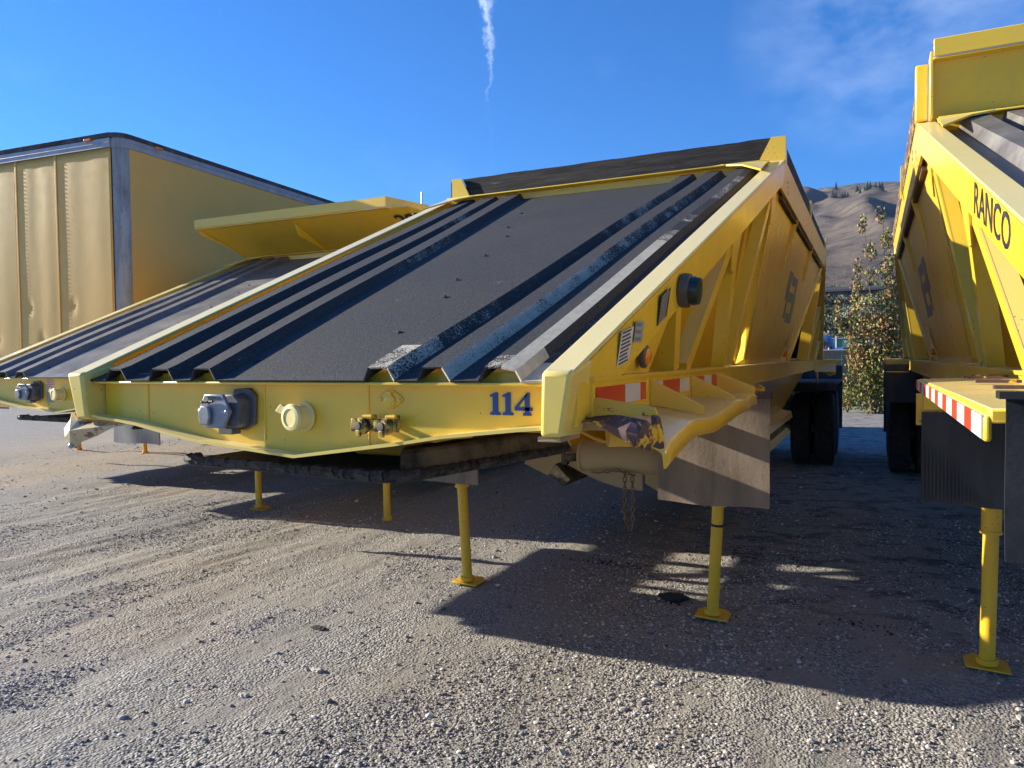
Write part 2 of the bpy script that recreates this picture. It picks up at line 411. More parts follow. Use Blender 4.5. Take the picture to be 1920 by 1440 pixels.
# ------------------------------------------------------------------ mesh helpers
class MB:
    def __init__(s):
        s.v = []; s.f = []

    def add(s, vs, fs):
        o = len(s.v); s.v += [tuple(v) for v in vs]; s.f += [tuple(i + o for i in f) for f in fs]
        return s

    def box(s, x0, x1, y0, y1, z0, z1):
        return s.add([(x0, y0, z0), (x1, y0, z0), (x1, y1, z0), (x0, y1, z0), (x0, y0, z1), (x1, y0, z1), (x1, y1, z1), (x0, y1, z1)],
                     [(0, 3, 2, 1), (4, 5, 6, 7), (0, 1, 5, 4), (1, 2, 6, 5), (2, 3, 7, 6), (3, 0, 4, 7)])

    def hexa(s, p):
        """8 points: bottom 4 then top 4"""
        return s.add(p, [(0, 3, 2, 1), (4, 5, 6, 7), (0, 1, 5, 4), (1, 2, 6, 5), (2, 3, 7, 6), (3, 0, 4, 7)])

    def prism(s, pts, d):
        """extrude a 3-D polygon along vector d"""
        n = len(pts); d = Vector(d)
        a = [Vector(p) for p in pts]; b = [p + d for p in a]
        fs = [tuple(range(n)), tuple(range(2 * n - 1, n - 1, -1))]
        for i in range(n):
            j = (i + 1) % n; fs.append((i, n + i, n + j, j))
        return s.add(a + b, fs)

    def bar(s, p0, p1, side, w, h):
        """rectangular bar from p0 to p1; side = width direction, w wide, h in the third direction"""
        p0, p1 = Vector(p0), Vector(p1); d = (p1 - p0).normalized()
        sd = Vector(side); sd = (sd - d * sd.dot(d)).normalized(); t_ = d.cross(sd).normalized()
        c = [(-1, -1), (1, -1), (1, 1), (-1, 1)]
        P0 = [p0 + sd * (w / 2 * a) + t_ * (h / 2 * b) for a, b in c]; P1 = [p1 + sd * (w / 2 * a) + t_ * (h / 2 * b) for a, b in c]
        return s.hexa(P0 + P1)

    def tube(s, p0, p1, r0, r1=None, n=16, cap=True):
        p0, p1 = Vector(p0), Vector(p1); r1 = r0 if r1 is None else r1
        d = (p1 - p0).normalized(); a = Vector((0, 0, 1)) if abs(d.z) < .9 else Vector((1, 0, 0))
        u = d.cross(a).normalized(); w = d.cross(u)
        vs = []
        for p, r in ((p0, r0), (p1, r1)):
            for i in range(n):
                th = 2 * math.pi * i / n
                vs.append(p + u * (math.cos(th) * r) + w * (math.sin(th) * r))
        fs = [(i, (i + 1) % n, n + (i + 1) % n, n + i) for i in range(n)]
        if cap: fs += [tuple(range(n - 1, -1, -1)), tuple(range(n, 2 * n))]
        return s.add(vs, fs)

    def lathe(s, prof, c, axis, n=28):
        """prof: (radius, distance along axis) list"""
        c = Vector(c); d = Vector(axis).normalized(); a = Vector((0, 0, 1)) if abs(d.z) < .9 else Vector((1, 0, 0))
        u = d.cross(a).normalized(); w = d.cross(u); vs = []
        for r, h in prof:
            for i in range(n):
                th = 2 * math.pi * i / n
                vs.append(c + d * h + u * (math.cos(th) * r) + w * (math.sin(th) * r))
        fs = []
        for k in range(len(prof) - 1):
            for i in range(n):
                j = (i + 1) % n
                fs.append((k * n + i, k * n + j, (k + 1) * n + j, (k + 1) * n + i))
        fs += [tuple(range(n - 1, -1, -1)), tuple(range((len(prof) - 1) * n, len(prof) * n))]
        return s.add(vs, fs)

    def path(s, pts, r, n=8):
        for a, b in zip(pts[:-1], pts[1:]): s.tube(a, b, r, n=n)
        return s

    def build(s, name, mat, parent=None, bevel=0.0, smooth=False, seg=2):
        me = bpy.data.meshes.new(name)
        me.from_pydata(s.v, [], s.f)
        bm = bmesh.new(); bm.from_mesh(me); bmesh.ops.recalc_face_normals(bm, faces=bm.faces); bm.to_mesh(me); bm.free()
        me.materials.append(MAT[mat] if isinstance(mat, str) else mat)
        o = bpy.data.objects.new(name, me); col.objects.link(o)
        if parent is not None: o.parent = parent
        if smooth:
            me.shade_smooth()
            me.set_sharp_from_angle(angle=R(38))
        if bevel:
            m = o.modifiers.new("bevel", 'BEVEL'); m.width = bevel; m.segments = seg; m.limit_method = 'ANGLE'; m.angle_limit = R(35)
            m.harden_normals = False
            me.shade_smooth(); me.set_sharp_from_angle(angle=R(50))
        return o


def thing(name, label, cat, loc=(0, 0, 0), rz=0.0, group=None):
    o = bpy.data.objects.new(name, None); col.objects.link(o)
    o.location = loc; o.rotation_euler = (0, 0, rz); o.empty_display_size = .2
    return tag(o, label, cat, group)


def tag(o, label, cat, group=None):
    o["label"] = label; o["category"] = cat
    if group: o["group"] = group
    return o


def struct(o, kind='structure', label=None):
    o["kind"] = kind
    if label: o["label"] = label
    return o


def text_mesh(name, body, size, mat, parent, origin, xdir, ydir, shear=0.0, sx=1.0, thick=0.0015, bold=0.0, align='LEFT'):
    cu = bpy.data.curves.new("txt", 'FONT'); cu.body = body; cu.size = size; cu.extrude = thick; cu.offset = bold; cu.align_x = align
    cu.resolution_u = 3; cu.shear = shear
    ob = bpy.data.objects.new("txt", cu); col.objects.link(ob)
    dg = bpy.context.evaluated_depsgraph_get(); dg.update()
    me = bpy.data.meshes.new_from_object(ob.evaluated_get(dg))
    bpy.data.objects.remove(ob)
    x = Vector(xdir).normalized(); y = Vector(ydir); y = (y - x * y.dot(x)).normalized(); z = x.cross(y)
    mt = Matrix(((x.x * sx, y.x, z.x, origin[0]), (x.y * sx, y.y, z.y, origin[1]), (x.z * sx, y.z, z.z, origin[2]), (0, 0, 0, 1)))
    me.transform(mt); me.materials.clear(); me.materials.append(MAT[mat]); me.name = name
    o = bpy.data.objects.new(name, me); col.objects.link(o); o.parent = parent
    return o


def dup(o, parent=None):
    c = o.copy(); col.objects.link(c); c.parent = parent
    for ch in o.children: dup(ch, c)
    return c


# ------------------------------------------------------------------ numpy noise for terrain
def vnoise(x, y, seed=0):
    r = np.random.default_rng(seed); N = 256; g = r.random((N, N))
    xi = np.floor(x).astype(int); yi = np.floor(y).astype(int); fx = x - xi; fy = y - yi
    fx = fx * fx * (3 - 2 * fx); fy = fy * fy * (3 - 2 * fy)
    a = g[xi % N, yi % N]; b = g[(xi + 1) % N, yi % N]; c = g[xi % N, (yi + 1) % N]; d = g[(xi + 1) % N, (yi + 1) % N]
    return (a * (1 - fx) + b * fx) * (1 - fy) + (c * (1 - fx) + d * fx) * fy


def fbm(x, y, oct=5, seed=0, gain=.5):
    s = 0; a = 1; tt = 0
    for i in range(oct):
        s = s + a * vnoise(x * 2 ** i + 17.3 * i, y * 2 ** i + 9.1 * i, seed + i); tt += a; a *= gain
    return s / tt


def grid_mesh(name, X, Y, Z, mat, kind='structure', smooth=True):
    ny, nx = X.shape
    co = np.stack([X, Y, Z], -1).reshape(-1, 3).astype(np.float32)
    i = np.arange(ny * nx).reshape(ny, nx)
    q = np.stack([i[:-1, :-1], i[:-1, 1:], i[1:, 1:], i[1:, :-1]], -1).reshape(-1, 4)
    me = bpy.data.meshes.new(name)
    me.vertices.add(len(co)); me.vertices.foreach_set("co", co.ravel())
    me.loops.add(q.size); me.loops.foreach_set("vertex_index", q.ravel().astype(np.int32))
    me.polygons.add(len(q)); me.polygons.foreach_set("loop_start", (np.arange(len(q)) * 4).astype(np.int32))
    me.update(); me.validate()
    if smooth: me.shade_smooth()
    me.materials.append(MAT[mat])
    o = bpy.data.objects.new(name, me); col.objects.link(o); o["kind"] = kind
    return o


def ground_h(x, y):
    near = np.clip(1 - (np.maximum(np.abs(x + 2) - 9, 0) + np.maximum(np.abs(y - 5) - 9, 0)) / 6, 0, 1)
    rut = (fbm(x * 1.9, y * .28, 5, 3, .58) - .5) * .085
    lump = (fbm(x * 3.2, y * 1.6, 5, 8, .6) - .5) * .042
    side = np.clip((-x - .8) / 2.5, 0.25, 1)       # ruts are stronger in the open yard on the left
    return (rut * side + lump * .6) * near - .012 * near


# ------------------------------------------------------------------ ground sheet
def axis_vals(a, b, st, far, ratio=1.18):
    v = list(np.arange(a, b + 1e-6, st)); s_ = st
    lo, hi = [], []
    x = a
    while x > -far: s_ *= ratio; x -= s_; lo.append(x)
    s_ = st; x = b
    while x < far: s_ *= ratio; x += s_; hi.append(x)
    return np.array(lo[::-1] + v + hi)


gx = axis_vals(-7.0, 4.2, .028, 2300); gy = axis_vals(-.8, 7.5, .028, 2300)
GX, GY = np.meshgrid(gx, gy)
grid_mesh('ground', GX, GY, ground_h(GX, GY), 'yard_gravel_ground')

# ------------------------------------------------------------------ belly dump trailer
HW_B, HW_T = 1.045, 1.25       # half width at the lower beam and at the top rail
ZB, ZT = 1.556, 2.856
Y1, Y2, Y3 = 3.15, 7.9, 10.9   # front ridge, rear bend, tail


def side_x(z, inset=0.0): return HW_B - inset + (z - ZB) * (HW_T - HW_B) / (ZT - ZB)


def make_trailer(root, style):
    """one bottom dump trailer, origin on the ground under the middle of its front end"""
    Yp = 'yellow_paint'
    Bv = .004
    # ---- front bolster: web with V shaped lower edge, lip flange
    vo = [(-.945, 1.420), (-.891, 1.412), (-.80, 1.405), (-.701, 1.394), (-.54, 1.367), (-.37, 1.341), (.063, 1.309), (.457, 1.364), (.627, 1.393), (.874, 1.421), (.955, 1.428)]
    m = MB(); m.prism([(x, .045, z) for x, z in vo] + [(.955, .045, 1.545), (-.945, .045, 1.545)], (0, .012, 0))
    m.build('front_panel', Yp, root)
    m = MB()
    for (xa, za), (xb, zb) in zip(vo[:-1], vo[1:]):
        m.hexa([(xa, -.018, za - .010), (xb, -.018, zb - .010), (xb, .22, zb - .010), (xa, .22, za - .010), (xa, -.018, za), (xb, -.018, zb), (xb, .22, zb), (xa, .22, za)])
    m.build('bottom_flange', 'yellow_paint_lit', root)
    m = MB(); m.box(-.945, .955, -.004, .06, 1.537, 1.547); m.build('top_flange', Yp, root, .003)
    for x in (-.116, .322, -.70):
        m = MB(); m.tube((x, .044, 1.345 if x > -.6 else 1.40), (x, .044, 1.535), .0035, n=6); m.build('weld_seam', Yp, root)
    # ---- corner posts and inclined top chords, horizontal rails, rear chords
    for s in (-1, 1):
        m = MB()
        m.hexa([(s * .948, -.035, 1.400), (s * 1.012, -.035, 1.402), (s * 1.022, .10, 1.40), (s * .948, .10, 1.40),
                (s * .958, -.045, 1.578), (s * 1.046, -.045, 1.578), (s * 1.058, .10, 1.612), (s * .958, .10, 1.612)])
        m.build('corner_post', 'yellow_paint_lit', root, .012, seg=3)
        w = .088
        p = []
        for (y, z, xo) in ((-.03, 1.565, 1.046), (Y1, ZT, HW_T + .005)):
            p.append((y, z, xo))
        (ya, za, xa), (yb, zb, xb) = p
        m = MB()   # top flange of the chord
        m.hexa([(s * (xa - w), ya, za), (s * xa, ya, za), (s * xb, yb, zb - .012), (s * (xb - w), yb, zb - .012),
                (s * (xa - w), ya, za + .014), (s * xa, ya, za + .014), (s * xb, yb, zb + .002), (s * (xb - w), yb, zb + .002)])
        m.build('chord_cap', 'yellow_paint_lit', root, .004)
        m = MB()   # outer web of the chord
        dz = .155
        m.hexa([(s * (xa - .025), ya + .05, za - .14), (s * (xa - .010), ya + .05, za - .14), (s * (xb - .011), yb, zb - dz), (s * (xb - .026), yb, zb - dz),
                (s * (xa - .012), ya + .05, za - .002), (s * (xa - .002), ya + .05, za + .014), (s * (xb - .003), yb, zb - .014), (s * (xb - .020), yb, zb - .014)])
        m.build('chord_web', Yp, root, .002)
        m = MB()   # inner strip of the chord, seen beside the deck
        m.hexa([(s * (xa - w), ya + .05, za - .05), (s * (xa - w + .01), ya + .05, za - .05), (s * (xb - w + .01), yb, zb - .09), (s * (xb - w), yb, zb - .09),
                (s * (xa - w), ya + .05, za), (s * (xa - w + .01), ya + .05, za), (s * (xb - w + .01), yb, zb - .012), (s * (xb - w), yb, zb - .012)])
        m.build('chord_inner_strip', Yp, root)
        # horizontal top rail
        m = MB()
        m.hexa([(s * 1.218, Y1, ZT - .17), (s * 1.232, Y1, ZT - .17), (s * 1.232, Y2, ZT - .17), (s * 1.218, Y2, ZT - .17),
                (s * 1.243, Y1, ZT), (s * 1.257, Y1, ZT), (s * 1.257, Y2, ZT), (s * 1.243, Y2, ZT)])
        m.box(min(s * 1.13, s * 1.243), max(s * 1.13, s * 1.243), Y1, Y2, ZT - .012, ZT)
        m.build('top_rail', Yp, root)
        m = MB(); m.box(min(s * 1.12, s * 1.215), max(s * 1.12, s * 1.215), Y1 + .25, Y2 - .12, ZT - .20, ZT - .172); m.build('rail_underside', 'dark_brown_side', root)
        for yy in (Y1 + 1.25, Y1 + 2.9):
            m = MB(); m.prism([(s * 1.235, yy, ZT - .16), (s * 1.10, yy, ZT - .16), (s * 1.13, yy, ZT - .52)], (0, .014, 0)); m.build('rail_bracket', Yp, root)
        # rear chord
        m = MB(); m.bar((s * 1.205, Y2, ZT - .06), (s * 1.00, Y3 + .1, ZB + .05), (s, 0, 0), .09, .15); m.build('rear_chord', Yp, root, Bv)
        # lower side beam
        m = MB(); m.box(min(s * .965, s * 1.06), max(s * .965, s * 1.06), .10, Y3 + .2, 1.548, 1.560)
        m.box(min(s * 1.035, s * 1.05), max(s * 1.035, s * 1.05), .10, Y3 + .2, 1.442, 1.548)
        m.box(min(s * .965, s * 1.056), max(s * .965, s * 1.056), .10, Y3 + .2, 1.430, 1.442)
        m.build('side_beam', Yp, root)
        # front gusset plate
        def L(y, z, i=.012): return (s * side_x(z, i), y, z)
        m = MB(); m.prism([L(.05, 1.562), L(.74, 1.562), L(.97, 1.82), L(.96, 1.835), L(.06, 1.57)], (-s * .010, 0, 0)); m.build('gusset_plate', Yp, root)
        # truss members (two flanges and a web each so they read as channels)
        def member(y0, z0, y1, z1, wd=.075, dp=.12, nm='truss_member'):
            m = MB()
            a = Vector(L(y0, z0, .016)); b = Vector(L(y1, z1, .022)); d = (b - a).normalized()
            inn = Vector((-s, 0, .16)); inn = (inn - d * inn.dot(d)).normalized(); acr = d.cross(inn).normalized()
            if acr.y < 0: acr = -acr
            m.hexa([a - acr * wd / 2, a + acr * wd / 2, a + acr * wd / 2 + inn * .008, a - acr * wd / 2 + inn * .008,
                    b - acr * wd / 2, b + acr * wd / 2, b + acr * wd / 2 + inn * .008, b - acr * wd / 2 + inn * .008])
            a2 = a - acr * (wd / 2 - .006) + inn * .008; b2 = b - acr * (wd / 2 - .006) + inn * .008
            m.hexa([a2 - acr * .005, a2 + acr * .005, a2 + acr * .005 + inn * dp, a2 - acr * .005 + inn * dp,
                    b2 - acr * .005, b2 + acr * .005, b2 + acr * .005 + inn * dp, b2 - acr * .005 + inn * dp])
            return m.build(nm, Yp, root)
        member(1.18, 1.56, 1.07, 1.86, .075, .055)
        member(1.38, 1.56, 2.02, 2.20, .080, .060)
        member(2.30, 1.56, 2.10, 2.26, .080, .060)
        member(2.46, 1.56, 3.06, 2.66, .080, .060)
        m = MB(); m.prism([L(1.92, 2.23), L(2.16, 2.33), L(2.13, 2.05), L(2.05, 2.05)], (-s * .008, 0, 0)); m.build('member_gusset', Yp, root)
        m = MB(); m.prism([L(2.96, 2.66), L(3.13, 2.73), L(3.12, 2.45)], (-s * .008, 0, 0)); m.build('member_gusset', Yp, root)
        # rear truss
        member(8.1, 1.56, 8.1, 2.62, .09)
        member(8.2, 1.56, 8.9, 2.25, .07)
        member(9.3, 1.56, 9.3, 2.10, .09)
        member(9.45, 1.56, 10.0, 1.80, .07)
        # hopper side plate with its front edge web
        def H(y, z): return (s * (.965 + (z - 1.56) * (1.215 - .965) / (2.80 - 1.56)), y, z)
        m = MB(); m.prism([H(3.36, 1.60), H(3.62, 1.562), H(6.1, 1.562), H(7.75, 2.66), H(7.75, ZT - .02), H(3.2, ZT - .02), H(3.22, 2.66)], (-s * .008, 0, 0)); m.build('hopper_side_plate', 'yellow_paint_glossy', root)
        m = MB(); m.prism([H(3.22, 2.78), H(3.36, 1.60), H(3.45, 1.565), (s * .90, 3.45, 1.565), (s * .84, 3.38, 1.72), (s * 1.06, 3.24, 2.78)], (0, .012, 0)); m.build('hopper_edge_web', Yp, root)
        m = MB(); m.prism([H(5.6, 1.562), H(6.15, 1.562), (s * 1.05, 5.87, 1.85)], (-s * .008, 0, 0)); m.build('side_gusset', Yp, root)
        m = MB(); m.bar(H(7.72, 2.68), H(6.15, 1.57), (s, 0, 0), .05, .06); m.build('hopper_rear_rib', Yp, root)
        # emblem on the hopper side: blocky interlocked arrows
        em = MB()
        def E(u, w): return H(5.35 + u * 1.05, 2.13 + w * .68)
        blk = [(-.42, .20, -.18, .32), (-.42, -.04, -.20, .20), (-.20, -.04, .16, .09), (.16, -.18, .36, .09), (-.10, -.30, .36, -.18), (-.10, .18, .30, .30), (.18, .09, .30, .18), (-.30, -.26, -.18, -.04)]
        for (u0, w0, u1, w1) in blk:
            o_ = Vector((s * .003, 0, 0))
            em.prism([Vector(E(u0, w0)) + o_, Vector(E(u1, w0)) + o_, Vector(E(u1, w1)) + o_, Vector(E(u0, w1)) + o_], (-s * .002, 0, 0))
        em.build('emblem', 'grey_lettering', root)
        # marker lamp on the plate
        m = MB(); m.lathe([(.030, 0), (.030, .02), (.02, .03)], (s * .985, 5.75, 1.64), (s, 0, 0), 12); m.build('side_marker_lamp', 'lamp_amber', root, smooth=True)
        # amber lamp at the front gusset
        lamp = MB(); lamp.lathe([(.040, -.004), (.040, .008), (.034, .012)], (s * side_x(1.618, -.006), .59, 1.618), (s, 0, -.1), 28)
        lo = lamp.build('clearance_lamp', 'lamp_grey', root, smooth=True)
        l2 = MB(); l2.lathe([(.029, .010), (.029, .014), (.020, .022), (.006, .025)], (s * side_x(1.618, -.006), .59, 1.618), (s, 0, -.1), 28); l2.build('lens', 'lamp_amber', lo, smooth=True)
    # ---- ribbed deck sheet
    F = [(-.955, 0), (-.868, 0), (-.84, 1), (-.775, 1), (-.745, 0), (-.625, 0), (-.606, 1), (-.522, 1), (-.496, 0), (-.409, 0), (-.392, 1), (-.313, 1), (-.286, 0), (.345, 0), (.363, 1), (.435, 1), (.460, 0), (.541, 0), (.559, 1), (.628, 1), (.656, 0), (.748, 0), (.769, 1), (.822, 1), (.868, .76), (.885, 0), (.952, 0)]
    T = [(-1.12, 0), (-1.07, 0), (-1.047, 1), (-.941, 1), (-.915, 0), (-.886, 0), (-.864, 1), (-.752, 1), (-.728, 0), (-.688, 0), (-.664, 1), (-.555, 1), (-.53, 0), (.588, 0), (.612, 1), (.699, 1), (.722, 0), (.762, 0), (.785, 1), (.877, 1), (.90, 0), (.947, 0), (.970, 1), (1.046, 1), (1.088, .78), (1.10, 0), (1.13, 0)]
    nY = 72; vs = []; sc_ = []; nP = len(F)
    sheet_hi = style.get('rib', .040)
    lr = random.Random(style['seed'])
    ph = [lr.uniform(0, 6) for _ in range(12)]

    def scuff(i, v):
        """how much paint has been rubbed on to profile segment i, v = 0..1 up the slope"""
        if not style.get('scuff'): return 0.0
        w = .5 + .5 * math.sin(v * (9 + i % 5) + ph[i % 12])
        if i == 23:
            if v < .42: return .80 - .3 * max(0, v - .15)
            if v < .48: return .48
            return .46 if (.54 < v < .58 or .70 < v < .90) else .24
        if i == 24: return .8 if v < .05 else .12
        if i == 25: return .8 if v < .03 else (.34 if v < .16 else 0.0)
        if i == 22: return .42 if v < .025 else 0.0
        if i == 14: return .52 if v < .05 else (.30 if v < .08 else 0.0)
        if i == 15: return (.52 if v < .08 else .27 + .17 * w) * (1 if v < .88 else .7)
        if i == 19: return .60 - .26 * min(1, v * 1.3) + .06 * w
        if i == 20: return .24 if v < .2 else 0.0
        if i == 11: return .20 + .24 * w * (1 if .2 < v < .95 else .3)
        if i == 12: return .24 if (.22 < v < .34 or .66 < v < .8) else .0
        if i == 10: return .22 if (.22 < v < .34 or .6 < v < .85) else .0
        if i == 7: return .36 * max(0, 1 - abs(v - .78) * 7) + .12
        return 0.0
    for j in range(nY + 1):
        v = j / nY; y = -.012 + v * 3.07
        for i in range(nP):
            x = F[i][0] * (1 - v) + T[i][0] * v
            z = 1.553 + v * (2.778 - 1.553) + F[i][1] * sheet_hi
            z += .004 * math.sin(x * 3 + v * 9 + ph[0]) * (1 if j else 0)
            vs.append((x, y, z))
            if i < nP - 1 and j < nY: sc_.append(scuff(i, v))
    fs = [(j * nP + i, j * nP + i + 1, (j + 1) * nP + i + 1, (j + 1) * nP + i) for j in range(nY) for i in range(nP - 1)]
    m = MB(); m.add(vs, fs)
    o = m.build('deck_sheet', style['deck'], root)
    a = o.data.attributes.new("scuff", 'FLOAT', 'FACE'); a.data.foreach_set("value", sc_)
    sol = o.modifiers.new("thick", 'SOLIDIFY'); sol.thickness = .007; sol.offset = -1
    if sum(p.normal.z for p in o.data.polygons) < 0: o.data.flip_normals()
    scr = None
    for k in range(8):
        v = .05 + .9 * ((k * .618) % 1); x = (-.24 + .50 * ((k * .37) % 1)) * (1 + .7 * v)
        y = -.012 + v * 3.07; z = 1.556 + v * 1.225
        if scr is None:
            q = MB(); q.lathe([(.011, 0), (.012, .002), (.006, .003), (.005, .005), (.002, .006)], (0, 0, 0), (0, -.37, .93), 12)
            scr = q.build('deck_screw', 'asphalt_lump', root, smooth=True); scr.location = (x, y, z)
        else:
            c = scr.copy(); col.objects.link(c); c.location = (x, y, z)
    # cross supports under the deck front edge, seen through the rib openings
    m = MB(); m.box(-.94, .94, .05, .10, 1.46, 1.575); m.build('deck_support_bar', Yp, root)
    for v in (.3, .62):
        m = MB(); m.box(-1.0, 1.0, v * 3.07, v * 3.07 + .05, 1.50 + v * 1.225, 1.535 + v * 1.225); m.build('deck_crossbar', Yp, root)
    # ---- header behind the deck
    m = MB(); m.box(-1.16, 1.16, 3.075, 3.150, 2.70, 2.832); m.box(-1.16, 1.16, 3.02, 3.16, 2.832, 2.842); m.build('header_beam', Yp, root, .004)
    for s in (-1, 1):
        m = MB(); m.prism([(s * 1.165, 2.70, 2.700), (s * 1.165, 3.10, 2.852), (s * .72, 3.10, 2.848), (s * .88, 3.04, 2.838), (s * 1.02, 2.96, 2.805)], (0, 0, .010)); m.build('corner_flange', Yp, root)
    # ---- hopper ends and inside, gates
    m = MB(); m.prism([(-1.20, 3.16, 2.83), (1.20, 3.16, 2.83), (.78, 4.35, 1.45), (.50, 4.9, .95), (-.50, 4.9, .95), (-.78, 4.35, 1.45)], (0, .01, .01)); m.build('hopper_front_wall', Yp, root)
    m = MB(); m.prism([(-1.20, 7.88, 2.83), (1.20, 7.88, 2.83), (.78, 7.1, 1.45), (.50, 6.7, .95), (-.50, 6.7, .95), (-.78, 7.1, 1.45)], (0, .01, .01)); m.build('hopper_rear_wall', Yp, root)
    for s in (-1, 1):
        m = MB(); m.prism([(s * .965, 3.7, 1.44), (s * .965, 8.6, 1.44), (s * .74, 8.0, .95), (s * .74, 4.2, .95)], (-s * .01, 0, .01)); m.build('hopper_lower_wall', Yp, root)
        # clamshell gate
        m = MB(); n = 8; pr = []
        for k in range(n + 1):
            th = R(-90 + 62 * k / n) if s > 0 else R(-90 - 62 * k / n)
            pr.append((.56 * math.cos(th), .56 * math.sin(th)))
        pts = [(a + s * .01, 3.75, 1.24 + b) for a, b in pr]; pts2 = [(a * .97 + s * .01, 3.75, 1.24 + b * .97) for a, b in reversed(pr)]
        m.prism(pts + pts2, (0, 3.5, 0)); m.build('gate_shell', 'yellow_paint_dull', root, smooth=True)
        m = MB(); m.prism([(s * .70, 4.0, .97), (s * .86, 4.0, .93), (s * .87, 4.0, .86), (s * .72, 4.0, .80), (s * .60, 4.0, .86)], (0, 3.9, 0)); m.build('gate_edge_rail', Yp if s > 0 else 'grease_dusty', root)
        m = MB(); m.prism([(s * .70, 4.0, .72), (s * .84, 4.0, .76), (s * .88, 4.0, .70), (s * .62, 4.0, .52), (s * .56, 4.0, .58)], (0, 3.6, 0)); m.build('gate_lower_rail', Yp if s > 0 else 'grease_dusty', root)
        # gate end plates
        if s > 0: pl_ = [(-.10, 1.02), (-.16, .90), (-.02, .835), (.12, .780), (.27, .745), (.40, .74), (.40, 1.02)]
        else: pl_ = [(.42, 1.02), (.42, .79), (.50, .745), (.64, .74), (.80, .80), (.92, .90), (.92, 1.02)]
        m = MB(); m.prism([(x, 2.86, z) for x, z in pl_], (0, .02, 0)); m.build('gate_end_plate', 'dusty_steel', root)
    m = MB(); m.prism([(-.42, 2.78, .89), (-.29, 2.78, 1.06), (-.245, 2.78, 1.14), (-.11, 2.78, 1.14), (-.125, 2.78, 1.03), (-.10, 2.78, .985), (-.03, 2.78, .955), (-.05, 2.78, .94), (-.18, 2.78, .90), (-.24, 2.78, .815)], (0, .018, 0)); m.build('gate_hinge_arm', 'dusty_steel', root)
    m = MB(); m.prism([(-.20, 2.70, 1.12), (-.12, 2.70, 1.12), (-.12, 2.70, 1.44), (-.20, 2.70, 1.44)], (0, .06, 0)); m.box(-.9, .9, 2.72, 2.78, 1.36, 1.44); m.box(.30, .36, 2.68, 2.76, 1.05, 1.44); m.build('gate_hanger', Yp, root)
    m = MB(); m.lathe([(.088, 0), (.103, .006), (.103, .02), (.095, .025), (.095, .60), (.103, .61), (.103, .63), (.088, .636)], (.08, 2.58, .995), (1, 0, 0), 28); cy = m.build('gate_cylinder', 'dusty_steel', root, smooth=True)
    m = MB(); m.tube((-.03, 2.58, .97), (.08, 2.58, .985), .026, n=14); m.box(-.05, -.01, 2.56, 2.60, .93, 1.0); m.build('piston_rod', 'grease_dusty', cy)
    m = MB(); pts = [(.10 + .46 * k / 10, 2.50, 1.16 - .09 * math.sin(math.pi * k / 10) + .05 * (k / 10)) for k in range(11)]; m.path(pts, .010); m.build('air_hose', 'yellow_paint_dull', root)
    # chain hanging down in a loop
    def chain(pts, name='chain'):
        m = MB(); per = .030; L_ = 0; k = 0
        P = [Vector(p) for p in pts]; q = []
        for a, b in zip(P[:-1], P[1:]):
            n = max(1, int((b - a).length / per))
            for i in range(n): q.append((a.lerp(b, i / n), (b - a).normalized()))
        for i, (c, d) in enumerate(q):
            sd = Vector((1, 0, 0)) if i % 2 else Vector((0, 1, 0)); sd = (sd - d * sd.dot(d)).normalized()
            ring = [c + d * (.021 * math.cos(t_)) + sd * (.0115 * math.sin(t_)) for t_ in [2 * math.pi * j / 8 for j in range(9)]]
            m.path(ring, .0040, n=5)
        return m.build(name, 'rust_chain', root)
    if style.get('chain'):
        chain([(.395, 2.5, .90), (.39, 2.5, .68), (.41, 2.5, .59), (.428, 2.5, .572), (.442, 2.5, .60), (.445, 2.5, .72), (.44, 2.5, .90), (.35, 2.48, .925), (.22, 2.5, .90), (.16, 2.52, .90)])
    # ---- frame under the deck
    for x in (-.46, .40):
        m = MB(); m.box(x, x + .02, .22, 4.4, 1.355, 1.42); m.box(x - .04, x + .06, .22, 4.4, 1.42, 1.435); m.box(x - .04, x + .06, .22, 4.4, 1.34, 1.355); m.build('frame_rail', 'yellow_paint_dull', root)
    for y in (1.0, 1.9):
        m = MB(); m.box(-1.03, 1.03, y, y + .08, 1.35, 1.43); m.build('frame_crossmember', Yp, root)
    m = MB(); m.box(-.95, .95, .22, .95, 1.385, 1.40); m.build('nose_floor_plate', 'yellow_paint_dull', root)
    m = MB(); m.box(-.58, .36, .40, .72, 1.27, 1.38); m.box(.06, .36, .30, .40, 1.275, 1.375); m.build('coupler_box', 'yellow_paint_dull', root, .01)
    # coupler plate with upturned greasy edges
    m = MB(); n = 40; fr = []
    rr = random.Random(style['seed'] + 5)
    out = [(-.62, .20), (-.60, .13), (.36, .06), (.44, .14), (.62, .98), (.50, 1.05), (-.58, 1.05)]
    m.prism([(x, y, 1.222) for x, y in out], (0, 0, .022)); cp = m.build('coupler_plate', 'grease', root, .006)
    m = MB()
    for a, b in zip(out[:5], out[1:5]):
        a3 = Vector((a[0], a[1], 1.246)); b3 = Vector((b[0], b[1], 1.246)); nn = max(2, int((b3 - a3).length / .022))
        for i in range(nn):
            p = a3.lerp(b3, i / nn) + Vector((rr.uniform(-.004, .004), rr.uniform(-.004, .004), rr.uniform(-.005, .004)))
            q = a3.lerp(b3, (i + 1.25) / nn) + Vector((rr.uniform(-.004, .004), rr.uniform(-.004, .004), rr.uniform(-.005, .004)))
            m.tube(p, q, rr.uniform(.014, .021), rr.uniform(.013, .020), 7)
    m.build('grease_rim', 'grease', cp, smooth=True)
    m = MB(); m.prism([(.40, .10, 1.25), (.44, .16, 1.25), (.63, .98, 1.25), (.56, 1.0, 1.25), (.34, .20, 1.25)], (0, 0, .075)); m.build('coupler_side_shoe', 'grease_dusty', cp, .012)
